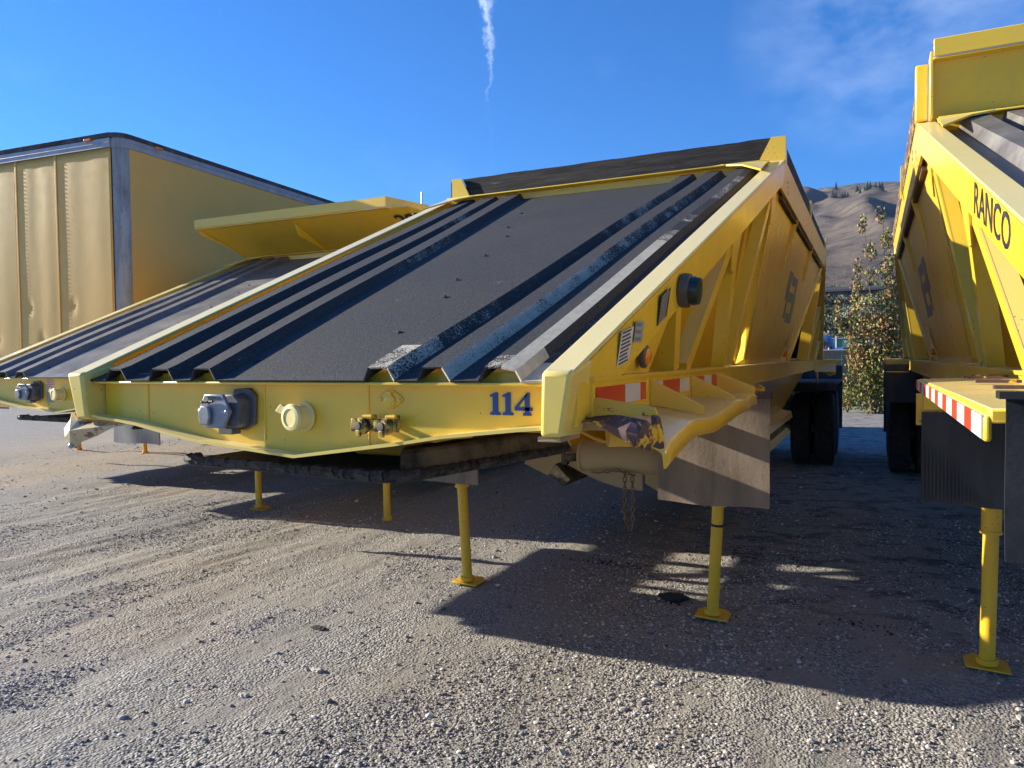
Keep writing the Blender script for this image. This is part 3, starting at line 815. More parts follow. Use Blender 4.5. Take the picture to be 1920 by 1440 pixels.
    m = MB(); m.lathe([(.045, 0), (.045, .03), (.028, .04), (.028, .07), (.04, .075), (.04, .09)], (.10, .60, 1.222), (0, 0, -1), 18); m.build('king_pin', 'grease', cp, smooth=True)
    for x, y in ((.50, .10), (-.55, .10)):
        m = MB(); m.prism([(x - .10, y, 1.395), (x + .16, y, 1.40), (x + .16, y, 1.375), (x - .06, y, 1.355), (x - .10, y, 1.37)], (0, .02, 0)); m.build('frame_tab', 'yellow_paint_dull', root, .004)
    # ---- landing legs
    for s in (-1, 1):
        lg = MB()
        lt, lb, ly_ = style.get('legs', (.945, .872, 2.76)); top = Vector((s * lt, ly_, 1.42)); bot = Vector((s * lb, ly_, .03)); mid = top.lerp(bot, .52)
        lg.tube(top, mid, .046, n=20); lg.tube(mid.lerp(top, .02), mid, .051, n=20); lg.tube(mid, bot, .036, n=20)
        leg = lg.build('landing_leg', style.get('legmat', 'yellow_leg'), root, smooth=True)
        if style.get('chain') and s > 0:
            q_ = top.lerp(bot, .60); bd_ = MB(); bd_.tube(q_, q_ + (bot - top).normalized() * .014, .040, n=18); bd_.build('rubber_band', 'black_rubber', leg)
        ft = MB(); x, y = bot.x, ly_ + .02
        ft.prism([(x - .10, y - .085, .008), (x + .10, y - .085, .000), (x + .10, y + .06, .002), (x + .055, y + .12, .002), (x - .055, y + .12, .006), (x - .10, y + .06, .006)], (0, 0, .010))
        ft.tube((x, ly_, .02), (x, ly_, .05), .05, n=18)
        ft.build('foot_plate', style.get('legmat', 'yellow_leg'), leg, .003)
    # ---- wheels: two axles with dual tyres
    for ya in (10.2, 11.45):
        ax = MB(); ax.tube((-1.0, ya, .52), (1.0, ya, .52), .065, n=14); ax.build('axle', 'dusty_steel', root)
        for s in (-1, 1):
            for xo in (1.255, .93):
                ty = MB(); r_ = .525; w = .265
                c = (s * xo, ya, .52)
                ty.lathe([(.29, 0), (.36, -.005), (r_ - .07, .004), (r_ - .02, .016), (r_, .04), (r_, w - .04), (r_ - .02, w - .016), (r_ - .07, w - .004), (.36, w + .005), (.29, w)], c, (-s, 0, 0), 44)
                to = ty.build('tyre', 'tyre_rubber', root, smooth=True)
                tr = MB()
                for k in range(44):
                    th = 2 * math.pi * k / 44
                    for q in range(4):
                        xx = s * (xo - .045 - q * .05); th2 = th + (q % 2) * .07
                        cc = Vector((xx, ya + (r_ + .004) * math.sin(th2), .52 + (r_ + .004) * math.cos(th2)))
                        tv = Vector((0, math.cos(th2), -math.sin(th2)))
                        tr.bar(cc - tv * .028, cc + tv * .028, (1, 0, 0), .038, .018)
                tr.build('tread', 'tyre_rubber', to)
                rm = MB(); rm.lathe([(.285, .02), (.27, .05), (.20, .06), (.19, .10), (.11, .10), (.11, .03)], c, (-s, 0, 0), 24); rm.build('rim', 'dusty_steel', to, smooth=True)
    for s in (-1, 1):     # rear fender
        m = MB(); a, b = sorted((s * 1.05, s * 1.31))
        m.hexa([(a, 9.3, 1.545), (b, 9.3, 1.545), (b, 12.0, 1.545), (a, 12.0, 1.545), (a, 9.3, 1.56), (b, 9.3, 1.56), (b, 12.0, 1.56), (a, 12.0, 1.56)])
        m.hexa([(a, 9.0, 1.40), (b, 9.0, 1.40), (b, 9.015, 1.40), (a, 9.015, 1.40), (a, 9.285, 1.56), (b, 9.285, 1.56), (b, 9.3, 1.56), (a, 9.3, 1.56)])
        m.prism([(s * 1.062, 9.02, 1.36), (s * 1.062, 9.4, 1.22), (s * 1.062, 9.4, 1.54), (s * 1.062, 9.3, 1.54)], (s * .012, 0, 0))
        m.prism([(s * 1.065, 9.20, 1.545), (s * 1.31, 9.20, 1.565), (s * 1.31, 9.20, 1.37), (s * 1.24, 9.20, 1.33), (s * 1.10, 9.20, 1.42)], (0, .012, 0))
        m.build('rear_fender', Yp, root)
        if style.get('rear_flap'):
            m = MB(); a, b = sorted((s * .80, s * 1.33)); m.box(a, b, 9.02, 9.04, 1.02, 1.50); m.build('rear_mud_flap', 'flap_rubber', root)
    for s in (-1, 1):
        a_, b_ = sorted((s * .62, s * 1.29)); m = MB(); m.box(a_, b_, 12.25, 12.265, .35, 1.45); m.build('tail_mud_flap', 'flap_rubber', root)
        m = MB(); m.prism([(s * .60, 9.62, 1.12), (s * .60, 9.72, 1.22), (s * .60, 11.95, 1.22), (s * .60, 12.05, 1.12), (s * .60, 12.02, 1.10), (s * .60, 11.93, 1.19), (s * .60, 9.74, 1.19), (s * .60, 9.65, 1.10)], (s * .70, 0, 0)); m.build('tyre_guard', 'flap_rubber', root)
        m = MB(); m.box(min(s * .40, s * .52), max(s * .40, s * .52), 9.5, 12.1, .62, 1.02); m.box(min(s * .36, s * .56), max(s * .36, s * .56), 9.3, 9.42, .55, 1.42); m.box(min(s * .36, s * .56), max(s * .36, s * .56), 10.75, 10.9, .55, 1.42); m.build('suspension_hanger', 'dusty_steel', root)
        m = MB(); m.box(min(s * .60, s * .64), max(s * .60, s * .64), 8.9, 9.0, 1.0, 1.44); m.build('light_bracket', 'dusty_steel', root)
    m = MB(); m.box(-.62, .62, 12.1, 12.12, .45, 1.42); m.build('tail_plate', 'dusty_steel', root)
    m = MB(); m.box(-1.05, 1.05, 10.9, 11.0, 1.44, 1.56); m.box(-.5, -.42, 8.6, 12.2, 1.0, 1.42); m.box(.42, .5, 8.6, 12.2, 1.0, 1.42); m.build('rear_frame', Yp, root)
    m = MB(); m.prism([(-1.15, Y2 + .05, 2.78), (1.15, Y2 + .05, 2.78), (.95, Y3, 1.58), (-.95, Y3, 1.58)], (0, 0, .01)); m.build('rear_slope_sheet', style['deck'], root)
    # ---- air tank inside
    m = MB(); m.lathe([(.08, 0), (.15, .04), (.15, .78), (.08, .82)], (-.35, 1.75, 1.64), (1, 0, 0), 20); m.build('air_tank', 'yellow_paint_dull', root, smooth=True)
    # ---- fittings on the front panel
    fx = style['fit_dx']
    yf = .045
    m = MB()
    def hx(x, z, rx, rz, rot=0): return [(x + rx * math.cos(R(60 * k + rot)), z + rz * math.sin(R(60 * k + rot))) for k in range(6)]
    bx = -.245 + fx
    m.prism([(x, yf, z) for x, z in [(bx - .048, 1.395), (bx + .052, 1.388), (bx + .074, 1.405), (bx + .078, 1.485), (bx + .048, 1.507), (bx - .048, 1.503)]], (0, -.066, 0))
    sk = m.build('socket_box', 'box_plastic', root, .008)
    m = MB(); cx_, cz_ = bx - .010, 1.447
    m.prism([(cx_ + a, yf - .076, cz_ + b) for a, b in [(-.082, 0), (-.052, .058), (.034, .058), (.068, 0), (.034, -.058), (-.052, -.058)]], (0, -.012, 0)); cov = m.build('socket_cover', 'cover_metal', sk, .003)
    m = MB(); m.prism([(cx_ - .04 + a, yf - .089, cz_ - .012 + b) for a, b in [(-.022, -.034), (.016, -.034), (.026, -.006), (.020, .028), (-.014, .032), (-.028, .01)]], (0, -.014, 0)); lid = m.build('socket_lid', 'cover_metal', sk, .004)
    m = MB(); m.path([(cx_ - .05, yf - .100, cz_ + .028), (cx_ - .042, yf - .104, cz_ + .036), (cx_ - .02, yf - .104, cz_ + .034), (cx_ - .014, yf - .100, cz_ + .026)], .003, 6); m.tube((cx_ - .062, yf - .095, cz_ + .03), (cx_ - .004, yf - .095, cz_ + .034), .004, n=8); m.build('lid_spring', 'black_rubber', sk)
    for dx in (-.070, .054):
        m = MB(); m.lathe([(.008, 0), (.008, .005), (.004, .008)], (cx_ + dx, yf - .088, cz_), (0, -1, 0), 12); m.build('cover_screw', 'bright_metal', sk, smooth=True)
    m = MB(); m.box(bx - .03, bx + .035, yf - .06, yf - .02, 1.366, 1.392); m.build('cable_gland', 'box_plastic', sk, .002)
    m = MB(); m.prism([(bx + .05, yf - .002, 1.378), (bx + .095, yf - .002, 1.40), (bx + .10, yf - .002, 1.50), (bx + .07, yf - .002, 1.525), (bx + .0, yf - .002, 1.52), (bx - .05, yf - .002, 1.38)], (0, -.014, 0)); m.build('box_backplate', 'box_plastic', sk, .003)
    text_mesh('cover_lettering', "SEALCO", .017, 'black_lettering', sk, (cx_ - .036, yf - .0885, cz_ + .040), (1, 0, 0), (0, 0, 1))
    # round capped hub
    m = MB(); hc = (.058 + fx, yf, 1.430)
    m.lathe([(.050, 0), (.050, .004), (.040, .008), (.040, .042), (.044, .046), (.046, .056), (.041, .063), (.030, .065), (.028, .062)], hc, (-.12, -1, .0), 26); cap = m.build('capped_hub', 'cream_paint', root, smooth=True)
    m = MB(); m.prism([(hc[0] - .085, yf - .04, 1.450), (hc[0] - .060, yf - .04, 1.475), (hc[0] - .052, yf - .04, 1.469), (hc[0] - .02, yf - .04, 1.462), (hc[0] - .03, yf - .04, 1.43)], (0, -.008, 0)); m.build('hub_tab', 'cream_paint', cap, .002)
    # diamond plate with keyhole flap
    dm = (.407 + fx, yf, 1.493)
    m = MB(); m.prism([(dm[0] + a, yf, dm[2] + b) for a, b in [(-.048, 0), (-.040, .010), (-.012, .028), (.012, .028), (.040, .010), (.048, 0), (.040, -.010), (.010, -.030), (-.010, -.030), (-.040, -.010)]], (0, -.006, 0)); dp = m.build('diamond_plate', Yp, root, .002)
    m = MB(); m.lathe([(.020, 0), (.020, .006), (.014, .008)], (dm[0], yf - .006, dm[2] - .006), (0, -1, 0), 20); m.box(dm[0] - .008, dm[0] + .010, yf - .018, yf - .006, dm[2] + .012, dm[2] + .024); m.build('keyhole_flap', Yp, dp, smooth=True)
    for dx in (-.034, .034):
        m = MB(); m.lathe([(.006, 0), (.006, .004), (.003, .006)], (dm[0] + dx, yf - .006, dm[2]), (0, -1, 0), 10); m.build('plate_bolt', Yp, dp, smooth=True)
    # two gladhand couplings
    for gx_ in (.345 + fx, .432 + fx):
        m = MB(); gz = 1.420
        m.lathe([(.011, 0), (.011, .03), (.022, .032), (.027, .045), (.027, .058), (.020, .066), (.012, .066)], (gx_, yf, gz - .008), (-.25, -1, 0), 18)
        gh = m.build('gladhand', 'grimy_brass', root, smooth=True)
        m = MB(); m.lathe([(.014, 0), (.014, .004), (.008, .0045)], (gx_ - .017, yf - .066, gz - .008), (-.25, -1, 0), 14); m.build('seal', 'black_rubber', gh, smooth=True)
        m = MB(); m.prism([(gx_ - .048, yf - .050, gz - .022), (gx_ - .040, yf - .050, gz - .026), (gx_ - .022, yf - .050, gz - .018), (gx_ - .022, yf - .050, gz + .012), (gx_ - .044, yf - .050, gz + .016)], (0, -.014, 0))
        m.prism([(gx_ - .006, yf - .030, gz + .014), (gx_ + .030, yf - .030, gz + .014), (gx_ + .030, yf - .030, gz + .026), (gx_ + .006, yf - .030, gz + .028), (gx_ - .006, yf - .030, gz + .026)], (0, -.030, 0))
        m.prism([(gx_ + .014, yf - .030, gz - .022), (gx_ + .026, yf - .030, gz - .026), (gx_ + .034, yf - .030, gz + .012), (gx_ + .018, yf - .030, gz + .014)], (0, -.022, 0)); m.prism([(gx_ - .020, yf - .062, gz - .040), (gx_ - .006, yf - .062, gz - .040), (gx_ - .004, yf - .062, gz - .02), (gx_ - .022, yf - .062, gz - .02)], (0, -.010, 0))
        m.build('locking_ear', 'grimy_brass', gh, .002)
        m = MB(); m.tube((gx_ + .006, yf - .062, gz + .022), (gx_ + .034, yf - .062, gz + .022), .006, n=10); m.build('hinge_pin', 'yellow_leg', gh)


t = NT('yellow_paint_glossy')      # flat hopper plate, weathered, faintly reflecting its surroundings
g1 = t.noise(3, 5, .6, stretch=(1, 1, .35)); g2 = t.noise(12, 6, .7, stretch=(1, 1, .16))
t.out(t.mix(t.ramp(g1, .35, .7, 0, .6), (.74, .48, .035), (.58, .40, .09)), t.ramp(g2, .3, .7, .24, .44), 0, t.bump(t.noise(6, 4, .6, stretch=(1, 1, .3)), .16, .02), .5, .0)


def flap(root, name, mat, x0, x1, y, z0, z1, ribs=0, tilt=0.0, edge=False, seed=1, th=.010):
    rr = random.Random(seed); m = MB(); nx, nz = 12, 10; vs = []
    for k in (0, 1):
        for j in range(nz + 1):
            for i in range(nx + 1):
                u, w = i / nx, j / nz
                x = x0 + (x1 - x0) * u; z = z0 + (z1 - z0) * w
                yy = y + k * th + .018 * math.sin(u * 3.2 + seed) * (1 - w) + tilt * (1 - w) + .006 * math.sin(u * 9 + w * 5)
                z += .006 * math.sin(u * 7 + seed) * (1 - w)
                vs.append((x, yy, z))
    N = (nx + 1) * (nz + 1); fs = []
    for j in range(nz):
        for i in range(nx):
            a = j * (nx + 1) + i; fs.append((a, a + 1, a + nx + 2, a + nx + 1)); fs.append((N + a, N + a + nx + 1, N + a + nx + 2, N + a + 1))
    for i in range(nx):
        fs.append((i, N + i, N + i + 1, i + 1)); a = nz * (nx + 1) + i; fs.append((a, a + 1, N + a + 1, N + a))
    for j in range(nz):
        a = j * (nx + 1); fs.append((a, a + nx + 1, N + a + nx + 1, N + a)); b = a + nx; fs.append((b, N + b, N + b + nx + 1, b + nx + 1))
    m.add(vs, fs); o = m.build(name, mat, root, smooth=True)
    if ribs:
        m = MB()
        for k in range(ribs):
            x = x0 + (x1 - x0) * (k + .5) / ribs
            m.box(x - .0022, x + .0022, y - .0035 + .004, y + .004, z0 + .01, z1 - .01)
        r_ = m.build('flap_ribs', mat, o)
    if edge:
        m = MB(); m.box(x0 - .0025, x0 + .001, y - .003, y + .004, z0, z1); m.build('flap_edge', 'flap_edge_white', o)
    return o


# ================================================================== trailer 114 (middle)
MAIN = thing('belly_dump_trailer', 'yellow trailer numbered 114 with black ribbed front slope and weathered black top boards', 'trailer', (0, 0, 0), 0, 'yellow bottom dump trailers parked side by side')
make_trailer(MAIN, dict(seed=1, deck='deck_black', scuff=True, fit_dx=0, chain=True))
# 114 in slab serif numerals
def poly_part(name, polys, mat, parent, y, d=-.0025):
    m = MB()
    for p in polys: m.prism([(x, y, z) for x, z in p], (0, d, 0))
    return m.build(name, mat, parent)
one = [(0, 0), (.034, 0), (.034, .006), (.026, .010), (.026, .066), (.018, .066), (0, .058), (0, .053), (.009, .053), (.009, .010), (0, .006)]
four = [[(.022, 0), (.048, 0), (.048, .006), (.043, .009), (.043, .066), (.036, .066), (.028, .054), (.028, .009), (.022, .006)],
        [(-.004, .014), (.052, .014), (.052, .024), (-.004, .024)], [(-.004, .024), (.007, .024), (.036, .058), (.036, .066)]]
ox, oz = .757, 1.452
poly_part('numeral_one', [[(ox + x, oz + z) for x, z in one]], 'blue_lettering', MAIN, .044)
poly_part('numeral_one', [[(ox + .041 + x, oz + z) for x, z in one]], 'blue_lettering', MAIN, .044)
poly_part('numeral_four', [[(ox + .084 + x, oz + z) for x, z in p] for p in four], 'blue_lettering', MAIN, .044)
text_mesh('corner_number', "114", .10, 'grey_lettering', MAIN, (1.254, 3.30, 2.76), (0, .35, -1), (0, 1, .0), sx=.7, thick=.001)

# timber boards on top with steel end brackets
def timber(name, x0, x1, y0, y1, z0, z1, parent, slant=0.0, seed=0, axis='x'):
    rr = random.Random(seed); m = MB(); n = 34; vs = []
    for i in range(n + 1):
        u = i / n
        jt = rr.uniform(-.0025, .0025); jb = 0
        if axis == 'x':
            xb = x0 + (x1 - x0) * u; xt = (x0 + slant * -1) + ((x1 + slant) - (x0 - slant)) * u
            vs += [(xb, y0, z0), (xb, y1, z0), (xt, y1, z1 + jt), (xt, y0, z1 + jt)]
        else:
            yy = y0 + (y1 - y0) * u
            vs += [(x0, yy, z0), (x1, yy, z0), (x1, yy, z1 + jt), (x0, yy, z1 + jt)]
    fs = []
    for i in range(n):
        a = 4 * i
        for k in range(4): fs.append((a + k, a + (k + 1) % 4, a + 4 + (k + 1) % 4, a + 4 + k))
    fs += [(0, 1, 2, 3), (4 * n + 3, 4 * n + 2, 4 * n + 1, 4 * n)]
    m.add(vs, fs); return m.build(name, 'old_timber', parent)


timber('top_board', -1.012, 1.082, 3.17, 3.215, 2.835, 3.012, MAIN, slant=.086, seed=4)
for s in (-1, 1):
    timber('side_board', s * 1.215 - .02, s * 1.215 + .02, 3.22, 5.45, ZT - .01, 3.01, MAIN, seed=6, axis='y')
    timber('side_board', s * 1.215 - .02, s * 1.215 + .02, 5.50, 7.85, ZT - .01, 2.99, MAIN, seed=7, axis='y')
    for yy in (5.44, 7.84):
        m = MB(); a, b = sorted((s * 1.238, s * 1.250)); m.box(a, b, yy, yy + .07, ZT, 3.03); m.build('board_clip', 'yellow_paint', MAIN)
m = MB(); m.prism([(-1.185, 3.150, 3.018), (-1.102, 3.150, 3.012), (-1.018, 3.150, 2.843), (-1.185, 3.150, 2.843)], (0, .012, 0)); m.build('end_bracket', 'yellow_paint', MAIN)
m = MB(); m.prism([(1.258, 3.150, 3.008), (1.172, 3.150, 3.012), (1.084, 3.150, 2.845), (1.258, 3.150, 2.845)], (0, .012, 0)); m.box(1.246, 1.258, 3.162, 3.24, 2.857, 2.992); m.build('end_bracket', 'yellow_paint', MAIN)
m = MB(); m.box(-1.185, -1.173, 3.162, 3.24, 2.857, 3.009); m.build('bracket_return', 'yellow_paint', MAIN)

# right-hand flap platform, wavy and torn at its front
def plat(root, s, mat, seedy=0, wav=True):
    m = MB(); n = 26; vs = []
    for i in range(n + 1):
        v = i / n; y = .14 + v * 1.80
        xo = 1.24 + .03 * math.sin(v * 3)
        zo = 1.445 - .050 + (.010 * math.sin(v * 9 + .5) if wav else 0)
        if wav:
            zo += .028 * max(0, math.sin((v - .32) * 6.5)) + (.022 if v > .78 else 0) - .055 * max(0, .16 - v) / .16
        vs += [(s * 1.052, y, 1.447), (s * (xo - .01), y + .02, zo + .012), (s * xo, y + .02, zo), (s * (xo + .004), y + .02, zo - .040)]
    fs = [(4 * i + k, 4 * i + k + 1, 4 * i + k + 5, 4 * i + k + 4) for i in range(n) for k in range(3)]
    m.add(vs, fs); o = m.build('flap_platform', mat, root, smooth=True)
    sm = o.modifiers.new("thick", 'SOLIDIFY'); sm.thickness = .007
    for y in (.70, 1.36, 1.93):
        g_ = MB(); g_.prism([(s * 1.052, y, 1.538), (s * 1.235, y + .02, 1.444 + (.02 if y > 1.9 else 0)), (s * 1.235, y + .02, 1.415), (s * 1.052, y, 1.447)], (0, .010, 0)); g_.build('platform_gusset', mat, root)
    return o


plat(MAIN, 1, 'yellow_paint')
m = MB(); m.prism([(1.02, .125, 1.507), (1.10, .12, 1.495), (1.20, .11, 1.484), (1.228, .105, 1.476), (1.236, .105, 1.455), (1.16, .11, 1.453), (1.02, .125, 1.448)], (0, .012, 0)); m.build('chipped_end_plate', 'chipped_yellow', MAIN)
m = MB(); vs = []; rr = random.Random(3)
top = [(1.010, 1.446), (1.05, 1.449), (1.10, 1.456), (1.15, 1.460), (1.20, 1.458), (1.232, 1.452), (1.248, 1.425), (1.250, 1.400)]
bot = [(1.010, 1.432), (1.05, 1.436), (1.10, 1.420), (1.15, 1.405), (1.19, 1.398), (1.215, 1.385), (1.225, 1.376), (1.236, 1.366)]
n = len(top)
for k, (a, b) in enumerate(zip(top, bot)):
    o1 = .05 + .05 * math.sin(k * 1.1) - k * .006
    vs += [(a[0], o1 + .02, a[1]), (b[0], o1 - .015 + rr.uniform(-.012, .012), b[1]), ((a[0] + b[0]) / 2, o1 - .03, (a[1] + b[1]) / 2)]
fs = []
for k in range(n - 1): fs += [(3 * k, 3 * k + 3, 3 * k + 5, 3 * k + 2), (3 * k + 2, 3 * k + 5, 3 * k + 4, 3 * k + 1)]
m.add(vs, fs); o = m.build('torn_edge', 'rusty_torn', MAIN, smooth=True); sm = o.modifiers.new("thick", 'SOLIDIFY'); sm.thickness = .008
m = MB(); m.prism([(1.225, .07, 1.46), (1.245, .05, 1.455), (1.252, .06, 1.40), (1.245, .09, 1.365), (1.218, .10, 1.372), (1.226, .08, 1.41)], (.006, .03, .0)); m.build('folded_corner', 'rusty_torn', MAIN, .004)
m = MB(); m.box(.985, 1.12, .16, .30, 1.405, 1.435); m.box(.93, 1.0, -.01, .14, 1.385, 1.40); m.build('nose_bracket', 'dusty_steel', MAIN, .003)
m = MB(); m.tube((.96, .5, 1.36), (1.05, .55, 1.36), .045, n=16); m.box(1.02, 1.06, .5, .6, 1.33, 1.42); m.build('hose_fitting', 'yellow_paint_dull', MAIN, .004)
# torn metal at the left nose corner
m = MB(); rr = random.Random(9)
pts = [(-1.02, -.02, 1.40), (-1.075, -.01, 1.425), (-1.10, .0, 1.395), (-1.095, -.03, 1.36), (-1.06, -.05, 1.33), (-1.045, -.04, 1.295), (-1.02, -.03, 1.285), (-1.005, -.02, 1.31), (-.93, -.01, 1.335), (-.86, .0, 1.365), (-.80, .02, 1.385), (-.95, .02, 1.395)]
ctr = (-1.0, -.07, 1.36)
vs = pts + [ctr]; fs = [(i, (i + 1) % len(pts), len(pts)) for i in range(len(pts))]
m.add(vs, fs); o = m.build('torn_corner_metal', 'torn_cream', MAIN); sm = o.modifiers.new("thick", 'SOLIDIFY'); sm.thickness = .009
m = MB(); m.lathe([(.010, 0), (.012, .006), (.005, .012)], (-1.035, -.04, 1.298), (0, -1, -.3), 10); m.build('corner_bolt', 'bright_metal', MAIN, smooth=True)

# reflective tape on the side beam
def tape(root, s, y, z0, z1, widths, x=1.0525, zfun=None):
    red = True
    for w, c in widths:
        m = MB(); a, b = sorted((s * x, s * (x + .0015)))
        m.box(a, b, y, y + w, z0, z1); m.build('reflective_tape', 'tape_red' if c == 'r' else 'tape_white', root); y += w


tape(MAIN, 1, .13, 1.472, 1.530, [(.27, 'r'), (.17, 'w'), (.07, 'r')])
tape(MAIN, 1, .80, 1.472, 1.528, [(.07, 'w'), (.27, 'r'), (.17, 'w')])
tape(MAIN, 1, 1.46, 1.472, 1.528, [(.17, 'r'), (.17, 'w'), (.20, 'r')])
# stickers and the dark lamp on the front gusset, right side
def side_card(root, s, y0, y1, z0, z1, mat, slope=0.0, lift=.0135, lines=0, lmat='black_lettering', nm='sticker'):
    def Q(y, z): return Vector((s * (side_x(z, .012) + lift - .001), y, z))
    dz = slope * (y1 - y0)
    m = MB(); m.prism([Q(y0, z0), Q(y1, z0 + dz), Q(y1, z1 + dz), Q(y0, z1)], (s * .0012, 0, 0)); o = m.build(nm, mat, root)
    if lines:
        m = MB(); rr = random.Random(int(y0 * 1000))
        for k in range(lines):
            zz = z0 + (z1 - z0) * (k + .5) / lines; h_ = (z1 - z0) / lines * .24
            ya = y0 + (y1 - y0) * .08; yb = y0 + (y1 - y0) * rr.uniform(.7, .93)
            d1 = slope * (ya - y0); d2 = slope * (yb - y0)
            p = [Q(ya, zz - h_ + d1), Q(yb, zz - h_ + d2), Q(yb, zz + h_ + d2), Q(ya, zz + h_ + d1)]
            m.prism([q + Vector((s * .0012, 0, 0)) for q in p], (s * .0008, 0, 0))
        m.build('printed_lines', lmat, o)
    return o


side_card(MAIN, 1, .30, .415, 1.585, 1.692, 'sticker_white', .18, lift=.0215, lines=9)
side_card(MAIN, 1, .43, .522, 1.662, 1.730, 'sticker_silver', .03, lift=.0225, lines=3, lmat='grey_lettering')
side_card(MAIN, 1, .677, .785, 1.722, 1.825, 'sticker_black', .38, lift=.0245, lines=9, lmat='sticker_silver')
m = MB(); m.lathe([(.062, 0), (.066, .012), (.064, .034), (.052, .038)], (side_x(1.868, -.008), .955, 1.868), (1, 0, -.1), 30); dl = m.build('side_lamp_housing', 'lamp_grey', MAIN, smooth=True)
m = MB(); m.lathe([(.052, .034), (.055, .05), (.050, .072), (.035, .074)], (side_x(1.868, -.008), .955, 1.868), (1, 0, -.1), 30); m.box(side_x(1.868) + .05, side_x(1.868) + .075, .99, 1.005, 1.84, 1.895); m.build('lens', 'dark_green_lens', dl, smooth=True)
flap(MAIN, 'mud_flap', 'flap_dusty', .64, 1.262, 2.33, .785, 1.42, seed=2)
flap(MAIN, 'mud_flap', 'flap_dusty', -1.17, -.55, 2.33, .80, 1.42, seed=5)
m = MB(); m.box(.62, 1.27, 2.30, 2.36, 1.385, 1.425); m.box(-1.2, -.55, 2.30, 2.36, 1.385, 1.425); m.build('flap_hanger', 'rusty_torn', MAIN)
plat(MAIN, -1, 'yellow_paint', wav=False)
m = MB(); m.prism([(.96, 1.9, 1.45), (1.20, 2.36, 1.46), (1.22, 2.44, 1.44), (1.22, 2.44, 1.40), (.96, 2.2, 1.40)], (.0, .02, .0)); m.build('platform_end_fold', 'yellow_paint', MAIN)

# ================================================================== right-hand trailer
RT = thing('belly_dump_trailer', 'yellow trailer at the right edge lettered RANCO, with steel headboard and ribbed mud flap', 'trailer', (3.22, -.44, 0), 0, 'yellow bottom dump trailers parked side by side')
make_trailer(RT, dict(seed=2, legs=(.90, .925, 3.02), deck='deck_grey', fit_dx=0, rib=.060, rear_flap=True))


def headboard(root, hw, y_top, z_top, lip, xr=None, name='headboard'):
    """steel board leaning forward over the deck, with a vertical lip; xr = right end of the lip"""
    zb = 2.842; yb = 3.13; xr = hw if xr is None else xr
    m = MB(); m.prism([(-1.20, yb, zb), (1.20, yb, zb), (hw, y_top + .06, z_top - lip - .01), (-hw, y_top + .06, z_top - lip - .01)], (0, .010, .006)); m.build(name, 'yellow_paint', root)
    m = MB(); m.hexa([(-hw, y_top, z_top - lip), (xr, y_top, z_top - lip), (xr, y_top + .012, z_top - lip), (-hw, y_top + .012, z_top - lip), (-hw, y_top, z_top), (xr, y_top, z_top), (xr, y_top + .012, z_top), (-hw, y_top + .012, z_top)])
    m.box(-hw, xr, y_top + .012, y_top + .075, z_top - lip - .012, z_top - lip); m.box(-hw, xr, y_top + .012, y_top + .06, z_top - .008, z_top); m.build(name + '_lip', 'yellow_paint', root, .003)
    x = -.05
    m = MB(); m.prism([(x, yb, zb), (x, y_top + .03, z_top - lip - .012), (x, y_top + .10, z_top - lip - .05), (x, y_top + .16, z_top - lip - .16), (x, yb - .12, zb + .02)], (.012, 0, 0)); m.build(name + '_stiffener', 'yellow_paint', root)


headboard(RT, 1.185, 3.00, 3.235, .088)
for s in (-1, 1):
    m = MB(); a, b = sorted((s * 1.205, s * 1.262)); m.box(a, b, 3.12, 3.20, 2.858, 3.155); m.build('headboard_post', 'yellow_paint', RT, .008)
    m = MB(); a, b = sorted((s * 1.185, s * 1.20)); m.box(a, b, 3.02, 3.15, 2.85, 3.18); m.build('headboard_return', 'yellow_paint', RT, .003)
    m = MB(); a, b = sorted((s * 1.225, s * 1.262)); m.box(a, b, 3.22, 7.85, ZT, 3.02); m.build('side_extension', 'rusty_torn', RT)
    m = MB(); a, b = sorted((s * 1.262, s * 1.275)); m.box(a, b, 5.0, 5.08, ZT - .05, 3.06); m.build('board_clip', 'yellow_paint', RT)
# lettering on the left chord and post
tx = text_mesh('maker_lettering', "RANCO", .158, 'black_lettering', RT, (-1.1445, 1.64, 2.112), (.0466, -.8, -.321), (-.0204, 0, .147), sx=1.02, thick=.0012, bold=.001)
for v_ in tx.data.vertices:      # lay the letters on the chord web
    q = (v_.co.y - .02) / 3.13; xb_ = 1.036 + .208 * q; zb_ = 1.425 + 1.276 * q
    v_.co.x = -(xb_ + .008 * (v_.co.z - zb_) / .15) - (.0035 if v_.co.x < -(xb_ + .02) else .0020)
text_mesh('frame_number', "1071-40", .075, 'black_lettering', RT, (-side_x(1.62, -.004), .80, 1.60), (-.16, .0, 1), (0, 1, 0), sx=.9, thick=.0015)
text_mesh('corner_number', "134", .10, 'grey_lettering', RT, (-1.262, 3.42, 2.68), (0, -.25, 1), (0, 1, .0), sx=.7, thick=.001)
